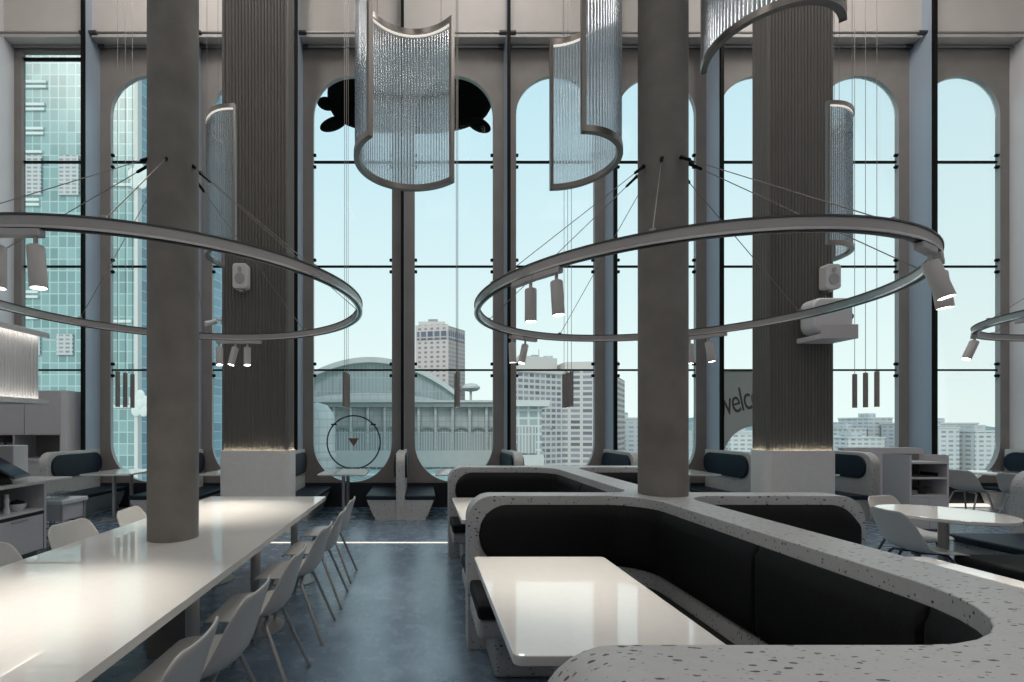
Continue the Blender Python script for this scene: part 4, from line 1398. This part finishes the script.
tw = thing('glass_tower', 'tall teal glass office tower filling the left windows', 'building', (0, 0, 0))
MB().prism([(-60, 40), (-24.4, 40), (-24.4, 70), (-60, 70)], GZ, 52).build('front_wall', M['teal'], tw)
MB().prism([(-24.35, 40.4), (-19.6, 58), (-19.6, 70), (-24.35, 70)], GZ, 52).build('side_wall', M['teal2'], tw)
MB().box(-24.5, -24.2, 39.8, 40.4, GZ, 52).build('corner_strip', M['stone_pale'], tw)
for (z, dx) in ((31.0, 0.0), (29.07, -0.15), (27.0, -0.25), (25.0, -0.35), (20.9, -0.6), (13.0, -0.7), (11.2, -0.7), (3.6, -0.9)):
    for j in range(2):
        MB().box(-36.2, -32.1 + dx, 39.86, 40.0, z - j * 0.42 - 0.10, z - j * 0.42 + 0.12).build('sunshade', M['emblem'], tw)
for z in (3.2, 10.5, 22.2):
    MB().box(-26.4, -24.8, 39.9, 40.0, z - 0.12, z + 0.12).build('sunshade', M['emblem'], tw)
for (x0, x1, z0, z1) in ((-34.4, -32.5, 21.3, 24.7), (-31.0, -29.3, 21.3, 24.7), (-33.8, -32.6, 7.6, 9.4), (-31.2, -29.8, 7.6, 9.4)):
    MB().box(x0, x1, 39.85, 40.0, z0, z1).build('louver_panel', M['louver'], tw)
for (ex, ez) in ((-24.05, 22.8), (-23.95, 3.4)):
    fl = blob(0, 0, 0.4, 0.5, 0.12).build('emblem', M['emblem'], tw, smooth=True, loc=(ex, 39.72, ez))
    for k in range(5):
        a = 2 * PI * k / 5 + 0.3
        blob(0.55 * math.cos(a), 0.55 * math.sin(a) * 1.3, 0.42, 0.5, 0.08).build('petal', M['emblem'], fl, smooth=True)

hall = thing('exhibition_hall', 'broad grey exhibition hall with a low arched roof across the street', 'building', (0, 0, 0))
YH = 110.0
def arch_pts(x0, x1, zb, zs, rise, n=40):
    p = [(x0, zb), (x1, zb)]
    for k in range(n + 1):
        t = 1 - 2 * k / n
        p.append(((x0 + x1) / 2 + t * (x1 - x0) / 2, zs + rise * (1 - t * t)))
    return p
MB().prism_xz(arch_pts(-33.5, 8.2, 6.0, 9.6, 7.9), YH + 6, YH + 34).build('gable_wall', M['hall_gable'], hall)
rf = MB()
for (dz, ya, yb) in ((0.0, YH + 4.5, YH + 35),):
    outer = [(-12.65 + t * 21.6, 9.9 + 8.6 * (1 - t * t)) for t in [-1 + k / 20 for k in range(41)]]
    inner = [(x, z - 1.3) for (x, z) in outer]
    rf.prism_xz(outer + inner[::-1], ya, yb)
rf.build('arched_roof', M['stone_pale'], hall, smooth='auto')
MB().prism_xz(arch_pts(-33.0, 7.6, 6.0, 7.0, 2.6), YH + 3, YH + 6).build('lower_gable', M['hall_wall'], hall)
MB().box(-45, 28, YH, YH + 34, GZ, 6.6).build('main_block', M['hall_wall'], hall)
MB().box(-46, 29.5, YH - 2.2, YH + 35, 5.9, 7.0).build('cornice', M['hall_trim'], hall)
MB().box(-46, 29.7, YH - 2.6, YH + 35, 7.0, 7.5).build('cornice_cap', M['stone_pale'], hall)
MB().box(-45, 28.2, YH - 1.0, YH, -4.2, 1.2).build('louver_bays', M['hall_dark'], hall)
MB().box(-45, 28.4, YH - 2.0, YH, -8.0, -4.2).build('spandrel', M['stone_pale'], hall)
MB().box(-45, 28.2, YH - 0.8, YH, -16, -8.0).build('lower_windows', M['hall_low'], hall)
for k in range(19):
    x = -44 + k * 3.95
    MB().box(x - 0.28, x + 0.28, YH - 1.5, YH, -4.2, 5.9).build('pilaster', M['hall_wall'], hall)
    aw = [(x + 0.45 + t * 3.05, 0.9 + 0.55 * math.sin(t * PI)) for t in [i / 8 for i in range(9)]]
    MB().prism_xz(aw + [(p[0], p[1] - 0.4) for p in aw[::-1]], YH - 1.7, YH - 0.9).build('awning', M['hall_trim'], hall)
st = thing('stair_tower', 'round pale tower at the left end of the exhibition hall', 'building', (-16.9, 76, 0))
MB().lathe([(2.9, GZ), (2.9, 2.2), (2.6, 3.6), (1.6, 4.9), (0, 5.4)], 40).build('shaft', M['hall_wall'], st, smooth='auto')
MB().lathe([(2.88, -3.5), (3.05, -3.5), (3.05, -2.9), (2.88, -2.9)], 40, closed=True).build('band', M['stone_pale'], st, smooth='auto')
gr = thing('glass_canopy', 'low teal glass roof below the circle sign', 'building', (0, 0, 0))
MB().prism_yz([(50, -7.6), (72, -5.2), (72, -6.0), (50, -8.4)], -13.5, 6.0).build('glass_roof', M['canopy_glass'], gr)
MB().box(-13.5, 6.0, 49.6, 50.2, GZ, -7.2).build('front_wall', M['canopy_glass'], gr)
pv = thing('pavilion', 'pale pavilion with a flat overhanging roof in front of the wide hotel', 'building', (0, 0, 0))
MB().box(17.5, 22.8, 88, 104, GZ, 5.2).build('body', M['hall_low'], pv)
MB().box(16.5, 23.9, 86.5, 105, 5.2, 6.0).build('flat_roof', M['stone_pale'], pv)
MB().box(18.2, 21.6, 87.6, 88, -3.6, 1.4).build('window', M['hall_dark'], pv)
MB().box(17.3, 23.0, 87.2, 88, -8.0, -3.9).build('balcony', M['stone_pale'], pv)
t1 = thing('hotel_tower', 'slim pink-grey tower with dark glass bands rising behind the arched roof', 'building', (0, 0, 0))
MB().prism([(-2.3, 190), (11.0, 187), (11.0, 215), (-2.3, 215)], GZ, 42.5).build('left_wall', M['tower_pale'], t1)
MB().prism([(11.0, 187), (18.6, 197), (18.6, 215), (11.0, 215)], GZ, 41.8).build('right_wall', M['tower_pink'], t1)
MB().prism([(-1.6, 189.6), (10.6, 186.9), (10.6, 190), (-1.6, 192)], 36.4, 39.8).build('glass_band', M['tower_dark'], t1)
MB().prism([(11.2, 187.0), (18.3, 196.3), (18.3, 198), (11.2, 189)], 36.4, 39.8).build('glass_band', M['tower_dark'], t1)
MB().box(-1.0, 10.0, 192, 210, 42.5, 44.6).build('roof_block', M['hotel_plain'], t1)
MB().box(3, 7, 194, 200, 44.6, 46.0).build('roof_plant', M['hall_trim'], t1)
ds = thing('disc_building', 'small white disc shaped rooftop beside the slim tower', 'building', (20.5, 192, 0))
MB().lathe([(0, 15.6), (2.6, 16.0), (3.8, 16.9), (3.8, 17.6), (2.4, 18.8), (0, 19.2)], 32).build('disc', M['stone_pale'], ds, smooth='auto')
MB().cyl(0, 0, GZ, 15.8, 0.5, 20).build('stem', M['stone_pale'], ds, smooth='auto')
ht = thing('wide_hotel', 'wide white hotel with a dense window grid behind the right screen', 'building', (0, 0, 0))
MB().prism([(26.0, 150), (50.2, 163), (50.2, 190), (34.0, 190)], GZ, 19.4).build('left_wing', M['hotel'], ht)
MB().prism([(50.2, 163), (67.4, 160), (67.4, 190), (50.2, 190)], GZ, 23.2).build('right_wing', M['hotel'], ht)
MB().prism([(67.4, 160), (76.5, 175), (76.5, 190), (67.4, 190)], GZ, 18.5).build('end_wall', M['hotel_side'], ht)
MB().prism([(25.6, 149.2), (50.2, 162.4), (50.2, 190), (33.6, 190)], 19.4, 20.6).build('roof_band', M['hotel_plain'], ht)
MB().prism([(50.0, 162.5), (67.8, 159.5), (67.8, 190), (50.0, 190)], 21.2, 23.8).build('roof_band', M['hotel_plain'], ht)
MB().prism([(33, 158), (48.5, 166), (48.5, 185), (36, 185)], 20.6, 25.6).build('penthouse', M['hotel_plain'], ht)
for i, (x, w_, h_) in enumerate(((40, 2.5, 1.6), (44.5, 3.0, 1.2), (36.5, 1.6, 0.9))):
    MB().box(x, x + w_, 168, 174, 25.6, 25.6 + h_).build('roof_plant', M['city_grey'], ht)
MB().cyl(43, 170, 25.6, 29.5, 0.12, 8).build('mast', M['hall_trim'], ht)

cityb = [(88, 96, 205, 4.6, 'city_grey', 'grey block just right of the hotel end'), (97, 104, 230, 2.8, 'city_white', 'white block right of the grey block'),
         (136, 152, 205, -1.5, 'city_white', 'white block seen under the welcome lettering'), (150, 163, 240, 2.5, 'city_grey', 'grey block behind the white block by the welcome sign'),
         (196, 213, 214, -4.2, 'city_white', 'long white block at the foot of the view right of the ribbed pillar'), (240, 253, 250, 5.5, 'city_grey', 'grey high block beside the pendants'),
         (228, 239, 250, 0.0, 'city_white', 'pale mid-rise left of the grey high block'), (258, 275, 290, 1.0, 'city_white', 'low pale block right of the grey high block'),
         (214.5, 223, 193, 0.5, 'city_white', 'white block with blue windows at left of the last window'), (226, 241, 190, -1.0, 'city_white', 'white block with dark windows at right of the last window'),
         (245, 275, 230, 2.5, 'city_grey', 'grey block behind the last window'), (250, 290, 330, 6.0, 'city_grey', 'wide grey block far behind, above the shelf cabinet')]
for (x0, x1, y, zt, mm, lb) in cityb:
    b = thing('city_block', 'distant ' + lb, 'building', (0, 0, 0), 0, 'distant city blocks')
    MB().box(x0, x1, y, y + 18, GZ, zt).build('wall', M[mm], b)
    MB().box(x0 - 0.3, x1 + 0.3, y - 0.3, y + 18.3, zt, zt + 0.7).build('parapet', M['stone_pale'], b)
    MB().box(x0 + (x1 - x0) * 0.3, x0 + (x1 - x0) * 0.6, y + 4, y + 10, zt + 0.7, zt + 3.0).build('roof_plant', M['city_grey'], b)
